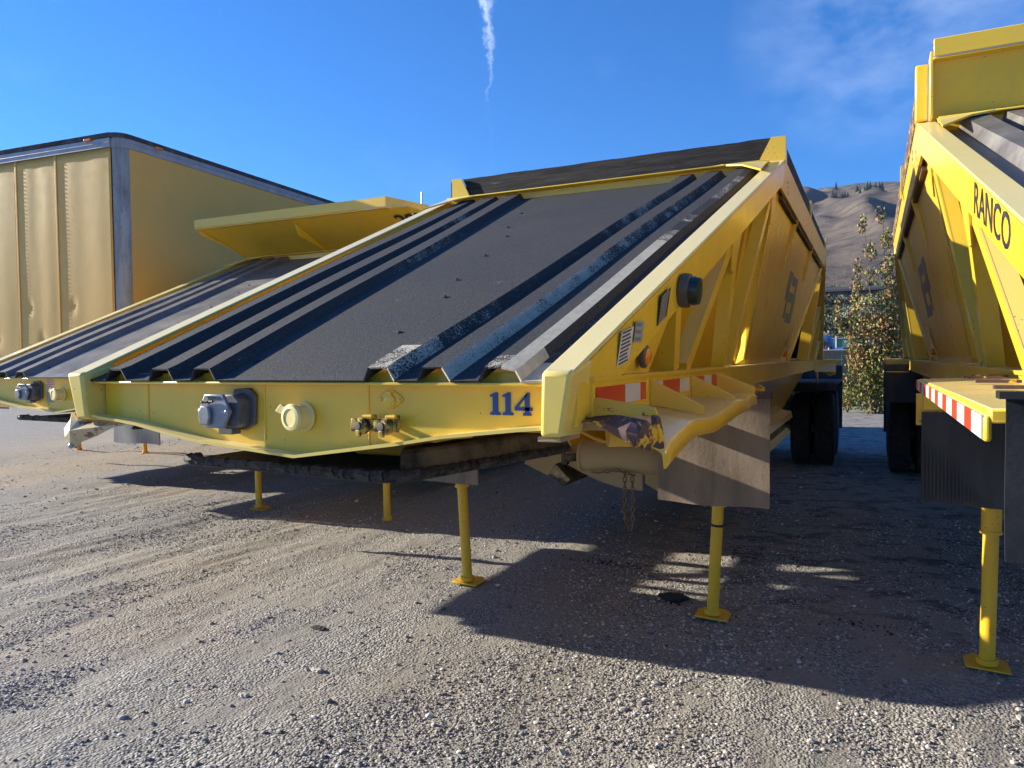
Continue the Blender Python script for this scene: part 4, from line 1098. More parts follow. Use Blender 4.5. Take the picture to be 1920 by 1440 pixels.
# flap platform with reflective strip, left side of the right trailer
m = MB(); m.hexa([(-1.315, -.20, 1.515), (-1.055, -.20, 1.520), (-1.055, 1.55, 1.520), (-1.315, 1.55, 1.512), (-1.315, -.20, 1.536), (-1.055, -.20, 1.540), (-1.055, 1.55, 1.534), (-1.315, 1.55, 1.528)])
m.box(-1.322, -1.312, -.20, 1.55, 1.489, 1.526); m.build('flap_platform', 'yellow_paint', RT, .004)
y = -.195; k = 0
while y < 1.50:
    w = .10 if k % 2 else .115
    m = MB(); m.box(-1.3245, -1.3225, y, y + w, 1.493, 1.526); tp = m.build('reflective_tape', 'tape_red' if k % 2 else 'tape_white', RT)
    if not k % 2 and y < .9: m = MB(); m.box(-1.3255, -1.3247, y + .04, y + .07, 1.498, 1.516); m.build('tape_mark', 'white_lettering', tp)
    y += w; k += 1
for (x, y) in ((-1.16, 1.25), (-1.17, .85), (-1.18, .45), (-1.12, 1.42), (-1.08, .62)):
    m = MB(); m.box(x - .05, x + .05, y - .012, y + .012, 1.538, 1.546); m.build('grip_cleat', 'rusty_torn', RT)
m = MB(); m.box(-1.30, -1.06, 1.56, 1.60, 1.42, 1.515); m.build('platform_end', 'yellow_paint', RT)
m = MB(); m.box(-1.285, -.62, 2.33, 2.37, 1.30, 1.44); m.build('flap_hanger', 'chipped_yellow', RT)
flap(RT, 'mud_flap', 'flap_rubber', -1.265, -.60, 2.31, .955, 1.36, ribs=46, seed=8)
flap(RT, 'mud_flap', 'flap_rubber', .60, 1.26, 2.31, .955, 1.36, ribs=46, seed=8)
flap(RT, 'mud_flap', 'flap_black', -1.300, -.66, -.225, 1.335, 1.553, seed=4, th=.004)
m = MB(); m.box(-1.31, -.66, -.250, -.215, 1.552, 1.562); m.build('flap_bar', 'black_rubber', RT)

# ================================================================== left-hand trailer
LT = thing('belly_dump_trailer', 'yellow trailer with overhanging steel lip, between the box trailer and trailer 114', 'trailer', (-3.50, 1.44, -.03), R(.8), 'yellow bottom dump trailers parked side by side')
make_trailer(LT, dict(seed=3, legs=(.86, .86, 2.85), deck='deck_grey', fit_dx=-.02))
headboard(LT, 1.36, 2.50, 3.20, .095, xr=1.15)
for s in (-1, 1):
    m = MB()
    if s > 0: m.prism([(1.152, 2.50, 3.105), (1.152, 2.50, 3.20), (1.42, 3.5, 3.20), (1.42, 3.5, 3.10)], (-.010, 0, 0)); m.prism([(1.36, 2.58, 3.10), (1.25, 3.14, 2.84), (1.25, 3.9, 2.84), (1.36, 3.9, 3.09)], (-.010, 0, 0))
    else: m.prism([(-1.34, 2.52, 3.09), (-1.33, 2.58, 3.04), (-1.27, 2.78, 2.99), (-1.22, 3.1, 2.85), (-1.22, 3.14, 2.86)], (.010, 0, 0))
    m.build('headboard_return', 'yellow_paint', LT)
m = MB(); m.tube((1.30, 2.9, 3.18), (1.30, 2.9, 3.30), .008, n=8); m.tube((-1.25, 2.52, 3.20), (-1.25, 2.52, 3.235), .006, n=8); m.build('lip_rod', 'bright_metal', LT)
text_mesh('fleet_number', "202", .24, 'black_lettering', LT, (1.12, 2.80, 2.975), (1, 0, 0), (0, -.57, .253), sx=.95, thick=.0015, bold=.006)
flap(LT, 'mud_flap', 'flap_grey', -1.34, -.70, 1.45, .885, 1.42, seed=3)
flap(LT, 'mud_flap', 'flap_dusty', .10, .75, 1.55, .88, 1.42, seed=6)
plat(LT, 1, 'yellow_paint', wav=False); plat(LT, -1, 'yellow_paint', wav=False)
def front_card(root, x0, x1, z0, z1, mat, lines=0, lmat='black_lettering', y=.0445, head=None):
    m = MB(); m.box(x0, x1, y - .0015, y - .0003, z0, z1); o = m.build('sticker', mat, root)
    if lines:
        m = MB(); rr = random.Random(int(x0 * 999))
        for k in range(lines):
            zz = z0 + (z1 - z0) * (k + .6) / (lines + .4); h_ = (z1 - z0) / lines * .2
            m.box(x0 + (x1 - x0) * .07, x0 + (x1 - x0) * rr.uniform(.72, .95), y - .0025, y - .0016, zz - h_, zz + h_)
        m.build('printed_lines', lmat, o)
    return o
front_card(LT, -.135, -.045, 1.46, 1.545, 'sticker_white', 5, 'sticker_red')
front_card(LT, -.135, -.045, 1.37, 1.458, 'sticker_silver', 5, 'grey_lettering')
front_card(LT, .185, .355, 1.425, 1.535, 'sticker_tan', 8, 'dark_brown_side')
front_card(LT, .205, .31, 1.345, 1.42, 'sticker_white', 1, 'grey_lettering')

# ================================================================== farther bottom dump trailer, only its legs and shadow show
B4 = dup(LT); B4.location = (-10.75, 4.3, -.02); B4.rotation_euler = (0, 0, R(3))
B4['label'] = 'yellow trailer beyond the box trailer, standing on orange landing legs'
for ch_ in B4.children:
    if ch_.name.startswith('landing_leg'):
        ch_.data = ch_.data.copy(); ch_.data.materials[0] = MAT['orange_leg']
        for g_ in ch_.children: g_.data = g_.data.copy(); g_.data.materials[0] = MAT['orange_leg']

# ================================================================== box trailer
BX = thing('box_trailer', 'tall yellow box trailer with riveted panels and grimy aluminium corner post', 'box trailer', (-5.50, 3.50, 0), R(4.5))
# local frame: corner at origin, front wall towards -X, side wall towards +Y
W_, L_, Zb, Zt = 2.58, 12.0, 1.12, 4.10
arc = [(-.12 + .12 * math.sin(R(a)), .12 - .12 * math.cos(R(a)) - .0) for a in range(0, 91, 10)]
m = MB(); m.prism([(x, y, Zb + .10) for x, y in arc] + [(x - .012 * math.sin(R(a)), y + .012 * math.cos(R(a)), Zb + .10) for (x, y), a in zip(reversed(arc), range(90, -1, -10))], (0, 0, Zt - Zb - .20)); m.build('corner_post', 'aluminium_post', BX, smooth=True)
arc2 = [(-W_ - x, y) for x, y in arc]
m = MB(); m.prism([(x, y, Zb + .10) for x, y in arc2] + [(x + .012 * math.sin(R(a)), y + .012 * math.cos(R(a)), Zb + .10) for (x, y), a in zip(reversed(arc2), range(90, -1, -10))], (0, 0, Zt - Zb - .20)); m.build('corner_post', 'aluminium_post', BX, smooth=True)
# front wall panels: bulged between the rivet columns
xs = [-.32, -.82, -1.29, -1.76, -2.26]
seams = [-.305, -1.06, -1.29 - .35, -2.28]
def wall_panel(x0, x1, seed):
    nx, nz = 24, 40; X_, Z_ = np.meshgrid(np.linspace(x0, x1, nx), np.linspace(Zb + .09, Zt - .16, nz))
    u = (X_ - x0) / (x1 - x0); v = (Z_ - Zb) / (Zt - Zb)
    Yv = -.010 - .0016 * np.sin(np.pi * u * 2) ** 2 * (.6 + .8 * fbm(u * 2 + seed, v * 3, 3, seed)) + 0.0022 * (fbm(u * 3, v * 5 + seed, 3, seed + 4) - .5)
    for (du, dv, rr_, dd) in ((.25, .38, .035, .014), (.62, .16, .05, .008), (.55, .26, .04, .010)):
        Yv = Yv + dd * np.exp(-(((u - du) * abs(x1 - x0)) ** 2 + ((v - dv) * 3) ** 2) / rr_ ** 2)
    co = np.stack([X_, Yv, Z_], -1).reshape(-1, 3)
    i = np.arange(nx * nz).reshape(nz, nx)
    q = np.stack([i[:-1, :-1], i[:-1, 1:], i[1:, 1:], i[1:, :-1]], -1).reshape(-1, 4)
    m = MB(); m.add([tuple(map(float, c)) for c in co], [tuple(map(int, f)) for f in q]); o = m.build('front_wall_panel', 'box_yellow', BX, smooth=True)
    sm = o.modifiers.new("thick", 'SOLIDIFY'); sm.thickness = .004; sm.offset = 0
    return o
pan = [(-.125, -.96), (-.965, -1.61), (-1.615, -2.455)]
for k, (a, b) in enumerate(pan): wall_panel(b, a, k + 2)
for a, b in pan[1:]:
    m = MB(); m.box(a - .012, a + .014, -.020, -.008, Zb + .1, Zt - .16); m.build('seam_strip', 'box_yellow', BX, .002)
rv = MB()
def rivet(m, c, ax, r=.008):
    m.lathe([(r, 0), (r * .75, r * .25), (r * .2, r * .34)], c, ax, 6)
for xx, st, rd in [(-.145, .045, .0065), (-.965, .045, .0075), (-1.615, .045, .0075), (-.54, .10, .0036), (-1.29, .10, .0036), (-1.94, .10, .0036)]:
    z = Zb + .15
    while z < Zt - .2: rivet(rv, (xx, -.0095 if st > .05 else -.021, z), (0, -1, 0), rd); z += st
y = .36
z = Zb
x = -.18
while x > -2.25: rivet(rv, (x, -.020, Zt - .17), (0, -1, 0), .006); x -= .035
while y < 11.9: rivet(rv, (.004, y, Zt - .145), (1, 0, 0), .006); y += .04
y = .4
while y < 11.9: rivet(rv, (.006, y, Zt - .07), (1, 0, 0), .008); y += .45
o = rv.build('rivets', 'box_yellow', BX); o["kind"] = 'stuff'
m = MB(); m.box(-.006, 0.0, .12, L_, Zb + .12, Zt - .13); m.build('side_wall', 'box_yellow', BX)
m = MB(); m.box(-W_, -W_ + .006, .30, L_, Zb + .12, Zt - .13); m.build('side_wall', 'box_yellow', BX)
m = MB(); m.box(-W_ + .02, -.02, L_ - .02, L_, Zb + .12, Zt - .13); m.build('rear_wall', 'box_yellow', BX)
# top rails
m = MB(); m.box(-2.46, -.12, -.030, -.004, Zt - .155, Zt - .055); m.box(-2.46, -.12, -.036, -.028, Zt - .11, Zt - .10); m.build('front_top_rail', 'aluminium_rail', BX, .003)
m = MB(); m.box(-.004, .012, .12, L_, Zt - .155, Zt - .04); m.box(.010, .018, .12, L_, Zt - .10, Zt - .09); m.build('side_top_rail', 'aluminium_rail', BX, .003)
m = MB(); m.box(-W_ - .012, -W_ + .004, .30, L_, Zt - .155, Zt - .04); m.build('side_top_rail', 'aluminium_rail', BX, .003)
ring = [(x * 1.0 + .012 * math.sin(R(a)), y - .012 * math.cos(R(a))) for (x, y), a in zip(arc, range(0, 91, 10))]
cap_ = [(-2.46, -.038), (-.12, -.038)] + [(x + .004, y - .010) for x, y in ring[1:-1]] + [(.020, .12), (.020, L_), (-W_ - .02, L_), (-W_ - .02, .30), (-W_ + .08, .06)]
m = MB(); m.prism([(x, y, Zt - .052) for x, y in cap_], (0, 0, .050)); m.build('roof', 'dark_roof_edge', BX, .004)
m = MB(); m.prism([(x, y, Zt - .16) for x, y in ring] + [(x - .02, y + .02, Zt - .16) for x, y in reversed(ring)], (0, 0, .105)); m.build('corner_cap', 'aluminium_post', BX)
for (p, a_) in (((-.42, -.045, Zt - .055), 0), ((.025, .50, Zt - .055), 1)):
    m = MB(); d_ = (.05, .012) if a_ == 0 else (.012, .05)
    m.box(p[0] - d_[0], p[0] + d_[0], p[1] - d_[1], p[1] + d_[1], p[2] - .012, p[2] + .012); m.build('roof_marker_lamp', 'lamp_amber', BX, .004)
m = MB(); m.box(-2.46, -.12, -.02, .0, Zb, Zb + .10); m.build('bottom_rail', 'box_yellow', BX)
m = MB(); m.box(-.005, .01, .12, L_, Zb, Zb + .12); m.build('bottom_side_rail', 'aluminium_rail', BX)
m = MB(); m.box(-W_ + .02, -.02, .1, L_ - .02, Zb - .01, Zb + .02); m.build('floor', 'dark_roof_edge', BX)
for xx in (-.70, -1.88):
    m = MB(); m.box(xx - .06, xx + .06, 7.4, 7.52, .25, Zb - .01); m.box(xx - .03, xx + .03, 7.43, 7.49, .02, .26); m.box(xx - .13, xx + .13, 7.36, 7.56, .0, .025); m.build('landing_gear_leg', 'dusty_steel', BX, .004)
for yy in (9.9, 11.15):
    for xx, sg in ((-.10, 1), (-.42, 1), (-W_ + .10, -1), (-W_ + .42, -1)):
        m = MB(); m.lathe([(.28, 0), (.45, 0), (.51, .03), (.51, .22), (.45, .25), (.28, .25)], (xx, yy, .51), (-sg, 0, 0), 28); m.build('tyre', 'tyre_rubber', BX, smooth=True)
    m = MB(); m.tube((-.3, yy, .51), (-W_ + .3, yy, .51), .06); m.box(-.9, -.82, yy - .6, yy + .6, .6, Zb - .01); m.build('axle', 'dusty_steel', BX)

# ================================================================== gravel: points in numpy, stones by geometry nodes
def rock_mesh(name, seed, mat, sub=1):
    rr = np.random.default_rng(seed)
    bm = bmesh.new(); bmesh.ops.create_icosphere(bm, subdivisions=sub, radius=1.0)
    for v in bm.verts:
        v.co = v.co * float(rr.uniform(.72, 1.18)); v.co.z *= .62; v.co.x *= 1.15
    me = bpy.data.meshes.new(name); bm.to_mesh(me); bm.free(); me.materials.append(MAT[mat]); return me


def scatter(name, pts, scale, rocks, label):
    me = bpy.data.meshes.new(name)
    me.vertices.add(len(pts)); me.vertices.foreach_set("co", pts.astype(np.float32).ravel())
    a = me.attributes.new("s", 'FLOAT', 'POINT'); a.data.foreach_set("value", scale.astype(np.float32))
    o = bpy.data.objects.new(name, me); col.objects.link(o); o["kind"] = 'stuff'; o["label"] = label
    ng = bpy.data.node_groups.new(name + "_nodes", 'GeometryNodeTree')
    ng.interface.new_socket("Geometry", in_out='INPUT', socket_type='NodeSocketGeometry')
    ng.interface.new_socket("Geometry", in_out='OUTPUT', socket_type='NodeSocketGeometry')
    N = ng.nodes; L = ng.links
    gi = N.new("NodeGroupInput"); go = N.new("NodeGroupOutput")
    iop = N.new("GeometryNodeInstanceOnPoints"); L.new(gi.outputs[0], iop.inputs["Points"])
    rv_ = N.new("FunctionNodeRandomValue"); rv_.data_type = 'FLOAT_VECTOR'
    rv_.inputs[0].default_value = (-.5, -.5, 0); rv_.inputs[1].default_value = (.5, .5, 6.283)
    L.new(rv_.outputs[0], iop.inputs["Rotation"])
    at = N.new("GeometryNodeInputNamedAttribute"); at.data_type = 'FLOAT'; at.inputs["Name"].default_value = "s"
    L.new(at.outputs[0], iop.inputs["Scale"])
    g2i = N.new("GeometryNodeGeometryToInstance")
    for r_ in rocks[::-1]:
        oi = N.new("GeometryNodeObjectInfo"); oi.inputs["Object"].default_value = r_; L.new(oi.outputs["Geometry"], g2i.inputs[0])
    iop.inputs["Pick Instance"].default_value = True
    L.new(g2i.outputs[0], iop.inputs["Instance"])
    ri = N.new("FunctionNodeRandomValue"); ri.data_type = 'INT'; ri.inputs["Min"].default_value = 0; ri.inputs["Max"].default_value = len(rocks) - 1
    L.new(ri.outputs[2], iop.inputs["Instance Index"])
    L.new(iop.outputs[0], go.inputs[0])
    md = o.modifiers.new("scatter", 'NODES'); md.node_group = ng
    return o


rocks = []
for k, mt in enumerate(['gravel_stone_grey', 'gravel_stone_pale', 'gravel_stone_grey', 'gravel_stone_dark', 'gravel_stone_tan', 'gravel_stone_grey', 'gravel_stone_pale', 'gravel_stone_dark']):
    me = rock_mesh('gravel_stone', 40 + k, mt)
    o = bpy.data.objects.new('gravel_stone', me); col.objects.link(o)
    # the source stones lie in the yard too, between the trailers and out in front
    x_, y_ = 0.9 - k * .31, 1.0 + .13 * k
    o.location = (x_, y_, float(ground_h(np.array([x_]), np.array([y_]))[0]) + .004); o.scale = (.012,) * 3
    rocks.append(o); o["kind"] = 'stuff'


def pts_in(n, x0, x1, y0, y1, seed, dens):
    rr = np.random.default_rng(seed)
    x = rr.uniform(x0, x1, n); y = rr.uniform(y0, y1, n)
    d = dens(x, y); k = rr.random(n) < d; x, y = x[k], y[k]
    # only the part of the yard in front of and below the trailers
    vx, vy = x - CAM.x, y - CAM.y
    fw = vx * fwd.x + vy * fwd.y; rg = vx * rgt.x + vy * rgt.y
    k = (fw > 2.2) & (np.abs(rg) < fw * .86 + .6)
    return x[k], y[k], fw[k]


def dens(x, y):
    n_ = fbm(x * 1.3, y * .6, 5, 21, .6)
    right = np.clip((x + .6) / 2.2, 0, 1) * np.clip((3.0 - y) / 1.6, 0, 1)
    return np.clip((n_ - .44) * 7.5 + right * .55, .05, 1)


x, y, fw = pts_in(330000, -7.5, 3.6, -.8, 6.5, 5, dens)
k = np.random.default_rng(6).random(len(x)) < np.clip(1.5 - fw / 6.5, .12, 1)
x, y, fw = x[k], y[k], fw[k]
s_ = np.random.default_rng(7).lognormal(-5.38, .42, len(x)).clip(.0022, .014)
scatter('gravel', np.stack([x, y, ground_h(x, y) + s_ * .15], -1), s_, rocks, 'grey and tan crushed gravel spread over the yard')
x, y, fw = pts_in(10000, -12, 4.5, -.8, 14, 15, lambda a, b: np.clip((fbm(a * 1.1, b * .5, 4, 31) - .35) * 2 + np.clip((a + .2) * .5, 0, .5) * (b < 2.6), .05, .85))
s_ = np.random.default_rng(8).lognormal(-4.55, .38, len(x)).clip(.007, .024)
scatter('coarse_gravel', np.stack([x, y, ground_h(x, y) + s_ * .1], -1), s_, rocks, 'scattered larger stones among the gravel')
# dark crumbs of asphalt
rr = np.random.default_rng(77); P_ = []
for (cx0, cy0, rx, ry, n) in ((.85, 4.4, .55, .25, 330), (-.05, 3.7, .4, .10, 220), (.55, 3.05, .12, .10, 160), (1.75, 3.0, .3, .12, 90), (2.4, 4.6, .5, .8, 200)):
    P_.append(np.stack([rr.normal(cx0, rx * .5, n), rr.normal(cy0, ry * .5, n)], -1))
P_ = np.concatenate(P_); s_ = rr.lognormal(-5.35, .5, len(P_)).clip(.0025, .014)
me = rock_mesh('asphalt_crumb', 90, 'asphalt_lump'); crumb = bpy.data.objects.new('asphalt_crumb', me); col.objects.link(crumb); crumb.location = (.62, 2.93, .0); crumb.scale = (.014,) * 3; crumb["kind"] = 'stuff'
scatter('asphalt_crumbs', np.stack([P_[:, 0], P_[:, 1], ground_h(P_[:, 0], P_[:, 1]) + .002], -1), s_, [crumb], 'black asphalt crumbs under the middle trailer')


def gh_(x, y): return float(ground_h(np.array([x]), np.array([y]))[0])


def lump(name, x, y, sc3, mat, seed, label, cat, group=None, rz=0.0):
    me = rock_mesh(name, seed, mat, 3)
    rr_ = random.Random(seed)
    for v in me.vertices:
        n_ = Vector(v.co); v.co = n_ * (1 + .12 * math.sin(n_.x * 5 + seed) * math.cos(n_.y * 6))
    o = bpy.data.objects.new(name, me); col.objects.link(o); o.location = (x, y, gh_(x, y) + sc3[2] * .35); o.scale = sc3; o.rotation_euler = (0, 0, rz)
    return tag(o, label, cat, group)


lump('asphalt_chunk', .56, 3.03, (.085, .075, .05), 'asphalt_lump', 3, 'black asphalt lump on the ground left of the trailer 114 right leg', 'asphalt')
lump('rubber_scrap', -1.27, 1.62, (.045, .03, .012), 'asphalt_lump', 4, 'small dark scrap lying on sunlit gravel left of the long shadow', 'scrap')
lump('pale_stone', -.86, 1.13, (.034, .022, .018), 'white_rock', 5, 'pale flat stone on open gravel below the shadow tip', 'stone')
lump('pale_stone', 1.0, .95, (.026, .02, .016), 'white_rock', 6, 'pale wedge shaped stone at the bottom of the photo, right of centre', 'stone')
lump('pale_stone', -.99, .75, (.026, .018, .016), 'white_rock', 7, 'pale pebble on the gravel near the bottom left of centre', 'stone')
# sparse dry weeds
m = MB(); rr = random.Random(5)
for k in range(70):
    x0 = rr.gauss(-.38, .22); y0 = rr.gauss(1.15, .28); z0 = gh_(x0, y0); a = rr.uniform(0, 6.28); h_ = rr.uniform(.03, .09); l_ = rr.uniform(.02, .07)
    p0 = Vector((x0, y0, z0 - .005)); p1 = p0 + Vector((math.cos(a) * l_ * .4, math.sin(a) * l_ * .4, h_ * .7)); p2 = p0 + Vector((math.cos(a) * l_, math.sin(a) * l_, h_))
    m.tube(p0, p1, .0011, .0008, 3, False); m.tube(p1, p2, .0008, .0003, 3, False)
o = m.build('dry_weeds', 'dry_grass'); o["kind"] = 'stuff'; o["label"] = 'sparse dry weed stalks growing in the gravel'

# ================================================================== background
# hill
hx_ = np.concatenate([np.linspace(-1500, -262, 60), np.arange(-260, 180, 2.6), np.linspace(182, 1300, 60)]); hy_ = np.linspace(150, 1900, 330); HX, HY = np.meshgrid(hx_, hy_)
slope = np.clip((HY - 160) / 1250, 0, 1.25)
lat = np.clip(1.0 - np.maximum(-HX - 300, 0) / 900, .25, 1)
mid_ = np.sin(np.clip(slope, 0, 1) * np.pi) ** .7
gul = 1 - np.abs(fbm(HX / 62 + HY / 520, HY / 300, 4, 61, .5) - .5) * 2
gul2 = 1 - np.abs(fbm(HX / 24 - HY / 300, HY / 110, 3, 64, .5) - .5) * 2
HZ = 12 + (slope ** .92) * 282 * lat + (fbm(HX / 300, HY / 420, 3, 51, .5) - .5) * 46 * np.clip(slope * 1.4, 0, 1) + (gul - .75) * 34 * mid_ + (gul2 - .75) * 5 * mid_
HZ = HZ + (fbm(HX / 38, HY / 60, 4, 71) - .5) * 7 * np.clip(slope * 3, 0.1, 1)
HZ = np.where(HY > 1450, HZ - (HY - 1450) * .16, HZ)
grid_mesh('hillside', HX, HY, HZ, 'hill_scrub')


def hill_z(x, y):
    i = np.clip(np.searchsorted(hx_, x) - 1, 0, len(hx_) - 2); j = np.clip(np.searchsorted(hy_, y) - 1, 0, len(hy_) - 2); return float(HZ[j, i])


# scrub bank beyond the yard
bx_ = np.linspace(-60, 60, 140); by_ = np.linspace(42, 152, 100); BXg, BYg = np.meshgrid(bx_, by_)
BZ = np.clip((BYg - 44) / 38, 0, 1) * 7.0 + np.clip((BYg - 90) / 60, 0, 1) * 3.5 + (fbm(BXg / 7, BYg / 7, 4, 81) - .5) * 1.4 * np.clip((BYg - 44) / 10, 0, 1) - .15
grid_mesh('scrub_bank', BXg, BYg, BZ, 'bank_soil')


def bank_z(x, y): return min(1, max(0, (y - 44) / 38)) * 7.0 + min(1, max(0, (y - 90) / 60)) * 3.5 - .15


def leaf_cloud(m, c, rad, n, size, rr, flat=1.0, shell=.5):
    """leaf sized quads through a lumpy volume"""
    c = Vector(c)
    for _ in range(n):
        d = Vector((rr.gauss(0, 1), rr.gauss(0, 1), rr.gauss(0, 1))).normalized() * (rr.random() ** shell)
        p = c + Vector((d.x * rad[0], d.y * rad[1], d.z * rad[2]))
        s_ = size * rr.uniform(.6, 1.3)
        e = Euler((rr.uniform(0, 6.28), rr.uniform(0, 6.28), rr.uniform(0, 6.28))).to_matrix()
        a, b = e @ Vector((s_, 0, 0)), e @ Vector((0, s_ * .62, 0))
        m.add([p - a, p - b * .9, p + a, p + b * .9], [(0, 1, 2, 3)])


def multi_leaf(name, clumps, mats, parent, seed):
    """one crown mesh with several leaf materials"""
    rr = random.Random(seed); m = MB(); idx = []
    for (c, rad, n, size, w) in clumps:
        f0 = len(m.f); leaf_cloud(m, c, rad, n, size, rr)
        for _ in range(len(m.f) - f0):
            r_ = rr.random(); k = 0
            while k < len(w) - 1 and r_ > w[k]: r_ -= w[k]; k += 1
            idx.append(k)
    me = bpy.data.meshes.new(name); me.from_pydata(m.v, [], m.f)
    for mm in mats: me.materials.append(MAT[mm])
    me.polygons.foreach_set("material_index", idx)
    o = bpy.data.objects.new(name, me); col.objects.link(o); o.parent = parent
    return o


# the reddish young tree between the trailers
TX, TY = 1.95, 21.0
tr = thing('shrubby_tree', 'young tree with red and green autumn leaves in front of the green slatted fence', 'tree', (TX, TY, 0))
rr = random.Random(31); m = MB(); stems = []
for k in range(9):
    a = rr.uniform(0, 6.28); top_h = rr.uniform(2.6, 5.4) if k else 5.5
    p0 = Vector((rr.uniform(-.25, .25), rr.uniform(-.2, .2), -.05)); p1 = p0 + Vector((math.cos(a) * .35, math.sin(a) * .3, top_h * .45)); p2 = p1 + Vector((math.cos(a + .5) * .35, math.sin(a) * .3, top_h * .55))
    if k == 0: p2 = Vector((.05, 0, 5.5))
    if k == 1: p1 = Vector((-.40, 0, 2.0)); p2 = Vector((-.62, .1, 4.1))
    if k == 2: p1 = Vector((-.5, 0, 1.4)); p2 = Vector((-1.1, .1, 2.9))
    m.tube(p0, p1, .035, .022, 6); m.tube(p1, p2, .022, .006, 6); stems.append((p0, p1, p2))
m.build('trunk', 'twig_bark', tr, smooth=True)
cl = []
for (p0, p1, p2) in stems:
    for v in (.25, .5, .75, 1.0):
        q = p1.lerp(p2, v); r_ = .30 * (1.15 - v * .7)
        cl.append((q + Vector((rr.uniform(-.1, .1), rr.uniform(-.1, .1), 0)), (r_, r_, .30), int(130 * (1.2 - v * .6)), .046, (.36, .30, .26, .08)))
    cl.append((p0.lerp(p1, .6), (.5, .45, .5), 240, .048, (.46, .36, .12, .06)))
    cl.append((p0.lerp(p1, .95), (.45, .4, .5), 240, .048, (.30, .34, .30, .06)))
cl += [((-.9, 0, .95), (.45, .3, .22), 170, .04, (.5, .3, .12, .08)), ((-.55, 0, .7), (.5, .4, .35), 200, .042, (.6, .3, .05, .05)), ((-.2, 0, .3), (.8, .5, .35), 260, .045, (.7, .2, .05, .05)),
       ((.3, 0, 1.6), (.7, .5, .8), 900, .048, (.34, .28, .32, .06)), ((0, 0, 2.4), (.55, .5, .6), 560, .048, (.26, .26, .42, .06)), ((-.45, 0, 1.6), (.45, .4, .4), 360, .048, (.22, .26, .46, .06))]
multi_leaf('crown', cl, ['leaf_green', 'leaf_olive', 'leaf_red', 'leaf_pale'], tr, 32)
# small shrub left of it
sh = thing('low_shrub', 'small yellow green shrub at the foot of the slatted fence', 'shrub', (1.12, 21.3, 0))
m = MB()
for k in range(6):
    a = k * 1.05; m.tube((0, 0, -.03), (math.cos(a) * .2, math.sin(a) * .2, .55), .014, .005, 5)
m.build('stems', 'twig_bark', sh)
multi_leaf('leaves', [((0, 0, .35), (.30, .28, .30), 260, .04, (.3, .55, .0, .15)), ((.1, 0, .62), (.2, .2, .22), 120, .04, (.3, .5, 0, .2)), ((.5, .3, .22), (.5, .3, .22), 150, .04, (.5, .4, .05, .05)), ((.95, .2, .2), (.4, .3, .2), 130, .04, (.3, .3, .2, .2))], ['leaf_green', 'leaf_olive', 'leaf_red', 'leaf_pale'], sh, 35)

# slatted green privacy fence behind
fn = thing('slatted_fence', 'dull green privacy slat fence across the back of the yard', 'fence', (0, 24, 0))
m0 = None
x = -7.0; k = 0
while x < 8.0:
    if m0 is None:
        q = MB(); q.box(-.040, .040, 0, .012, .06, 1.78); m0 = q.build('slat', 'fence_slat_green', fn); m0.location = (x, 0, 0)
    else:
        c = m0.copy(); col.objects.link(c); c.location = (x, 0, 0)
    x += .088; k += 1
px_ = None
for x in np.arange(-7, 8.1, 2.5):
    if px_ is None:
        q = MB(); q.tube((0, .05, -.1), (0, .05, 1.88), .03, n=10); px_ = q.build('fence_post', 'galvanised', fn); px_.location = (float(x), 0, 0)
    else:
        c = px_.copy(); col.objects.link(c); c.location = (float(x), 0, 0)
m = MB(); m.tube((-7, .03, 1.80), (8, .03, 1.80), .02, n=8); m.tube((-7, .03, .10), (8, .03, .10), .015, n=8); m.build('fence_rail', 'galvanised', fn)
# bright green far fence
ff = thing('green_mesh_fence', 'bright green screened fence at the foot of the scrub bank', 'fence', (0, 42, 0))
for x in np.arange(-9, 12, 3.0):
    m = MB(); m.box(float(x) + .03, float(x) + 2.97, 0, .01, .3, 2.5); m.build('screen_panel', 'far_fence_green', ff)
    m = MB(); m.tube((float(x), .0, 0), (float(x), 0, 2.65), .04, n=8); m.build('fence_post', 'galvanised', ff)
m = MB(); m.tube((-9, 0, 2.56), (12, 0, 2.56), .03, n=8); m.build('fence_rail', 'galvanised', ff)
# parked truck with blue cab, behind the slatted fence
tk = thing('parked_truck', 'blue and white truck parked behind the slatted fence', 'truck', (-.05, 30, 0))
m = MB(); m.prism([(-.9, 0, .9), (-.9, 0, 2.0), (-.7, 0, 2.45), (.25, 0, 2.45), (.42, 0, 1.95), (.42, 0, .9)], (0, 1.9, 0)); m.build('cab', 'blue_vehicle_paint', tk, .06)
m = MB(); m.prism([(.30, -.01, 1.95), (.20, -.01, 2.32), (-.25, -.01, 2.32), (-.25, -.01, 1.95)], (0, -.01, 0)); m.build('side_window', 'glass_blue', tk)
m = MB(); m.prism([(.43, .05, .9), (.43, .05, 1.92), (.9, .05, 1.98), (1.45, .05, 1.88), (1.6, .05, 1.5), (1.6, .05, .9)], (0, 1.8, 0)); m.build('bonnet', 'white_vehicle_paint', tk, .06)
m = MB(); m.bar((.55, -.03, 1.6), (1.35, -.03, 2.15), (0, 1, 0), .05, .06); m.build('wiper_arm', 'black_rubber', tk)
m = MB(); m.bar((-.20, -.06, 1.3), (-.14, -.06, 2.15), (0, 1, 0), .08, .10); m.bar((.12, -.06, 1.3), (.0, -.06, 2.2), (0, 1, 0), .08, .09); m.bar((-.2, -.06, 2.17), (.05, -.06, 2.17), (0, 1, 0), .08, .10); m.build('loader_guard', 'orange_vehicle_paint', tk)
for xx in (-.5, 1.1):
    m = MB(); m.lathe([(.2, 0), (.5, 0), (.5, .25), (.2, .25)], (xx, -.02, .5), (0, 1, 0), 20); m.build('wheel', 'tyre_rubber', tk, smooth=True)
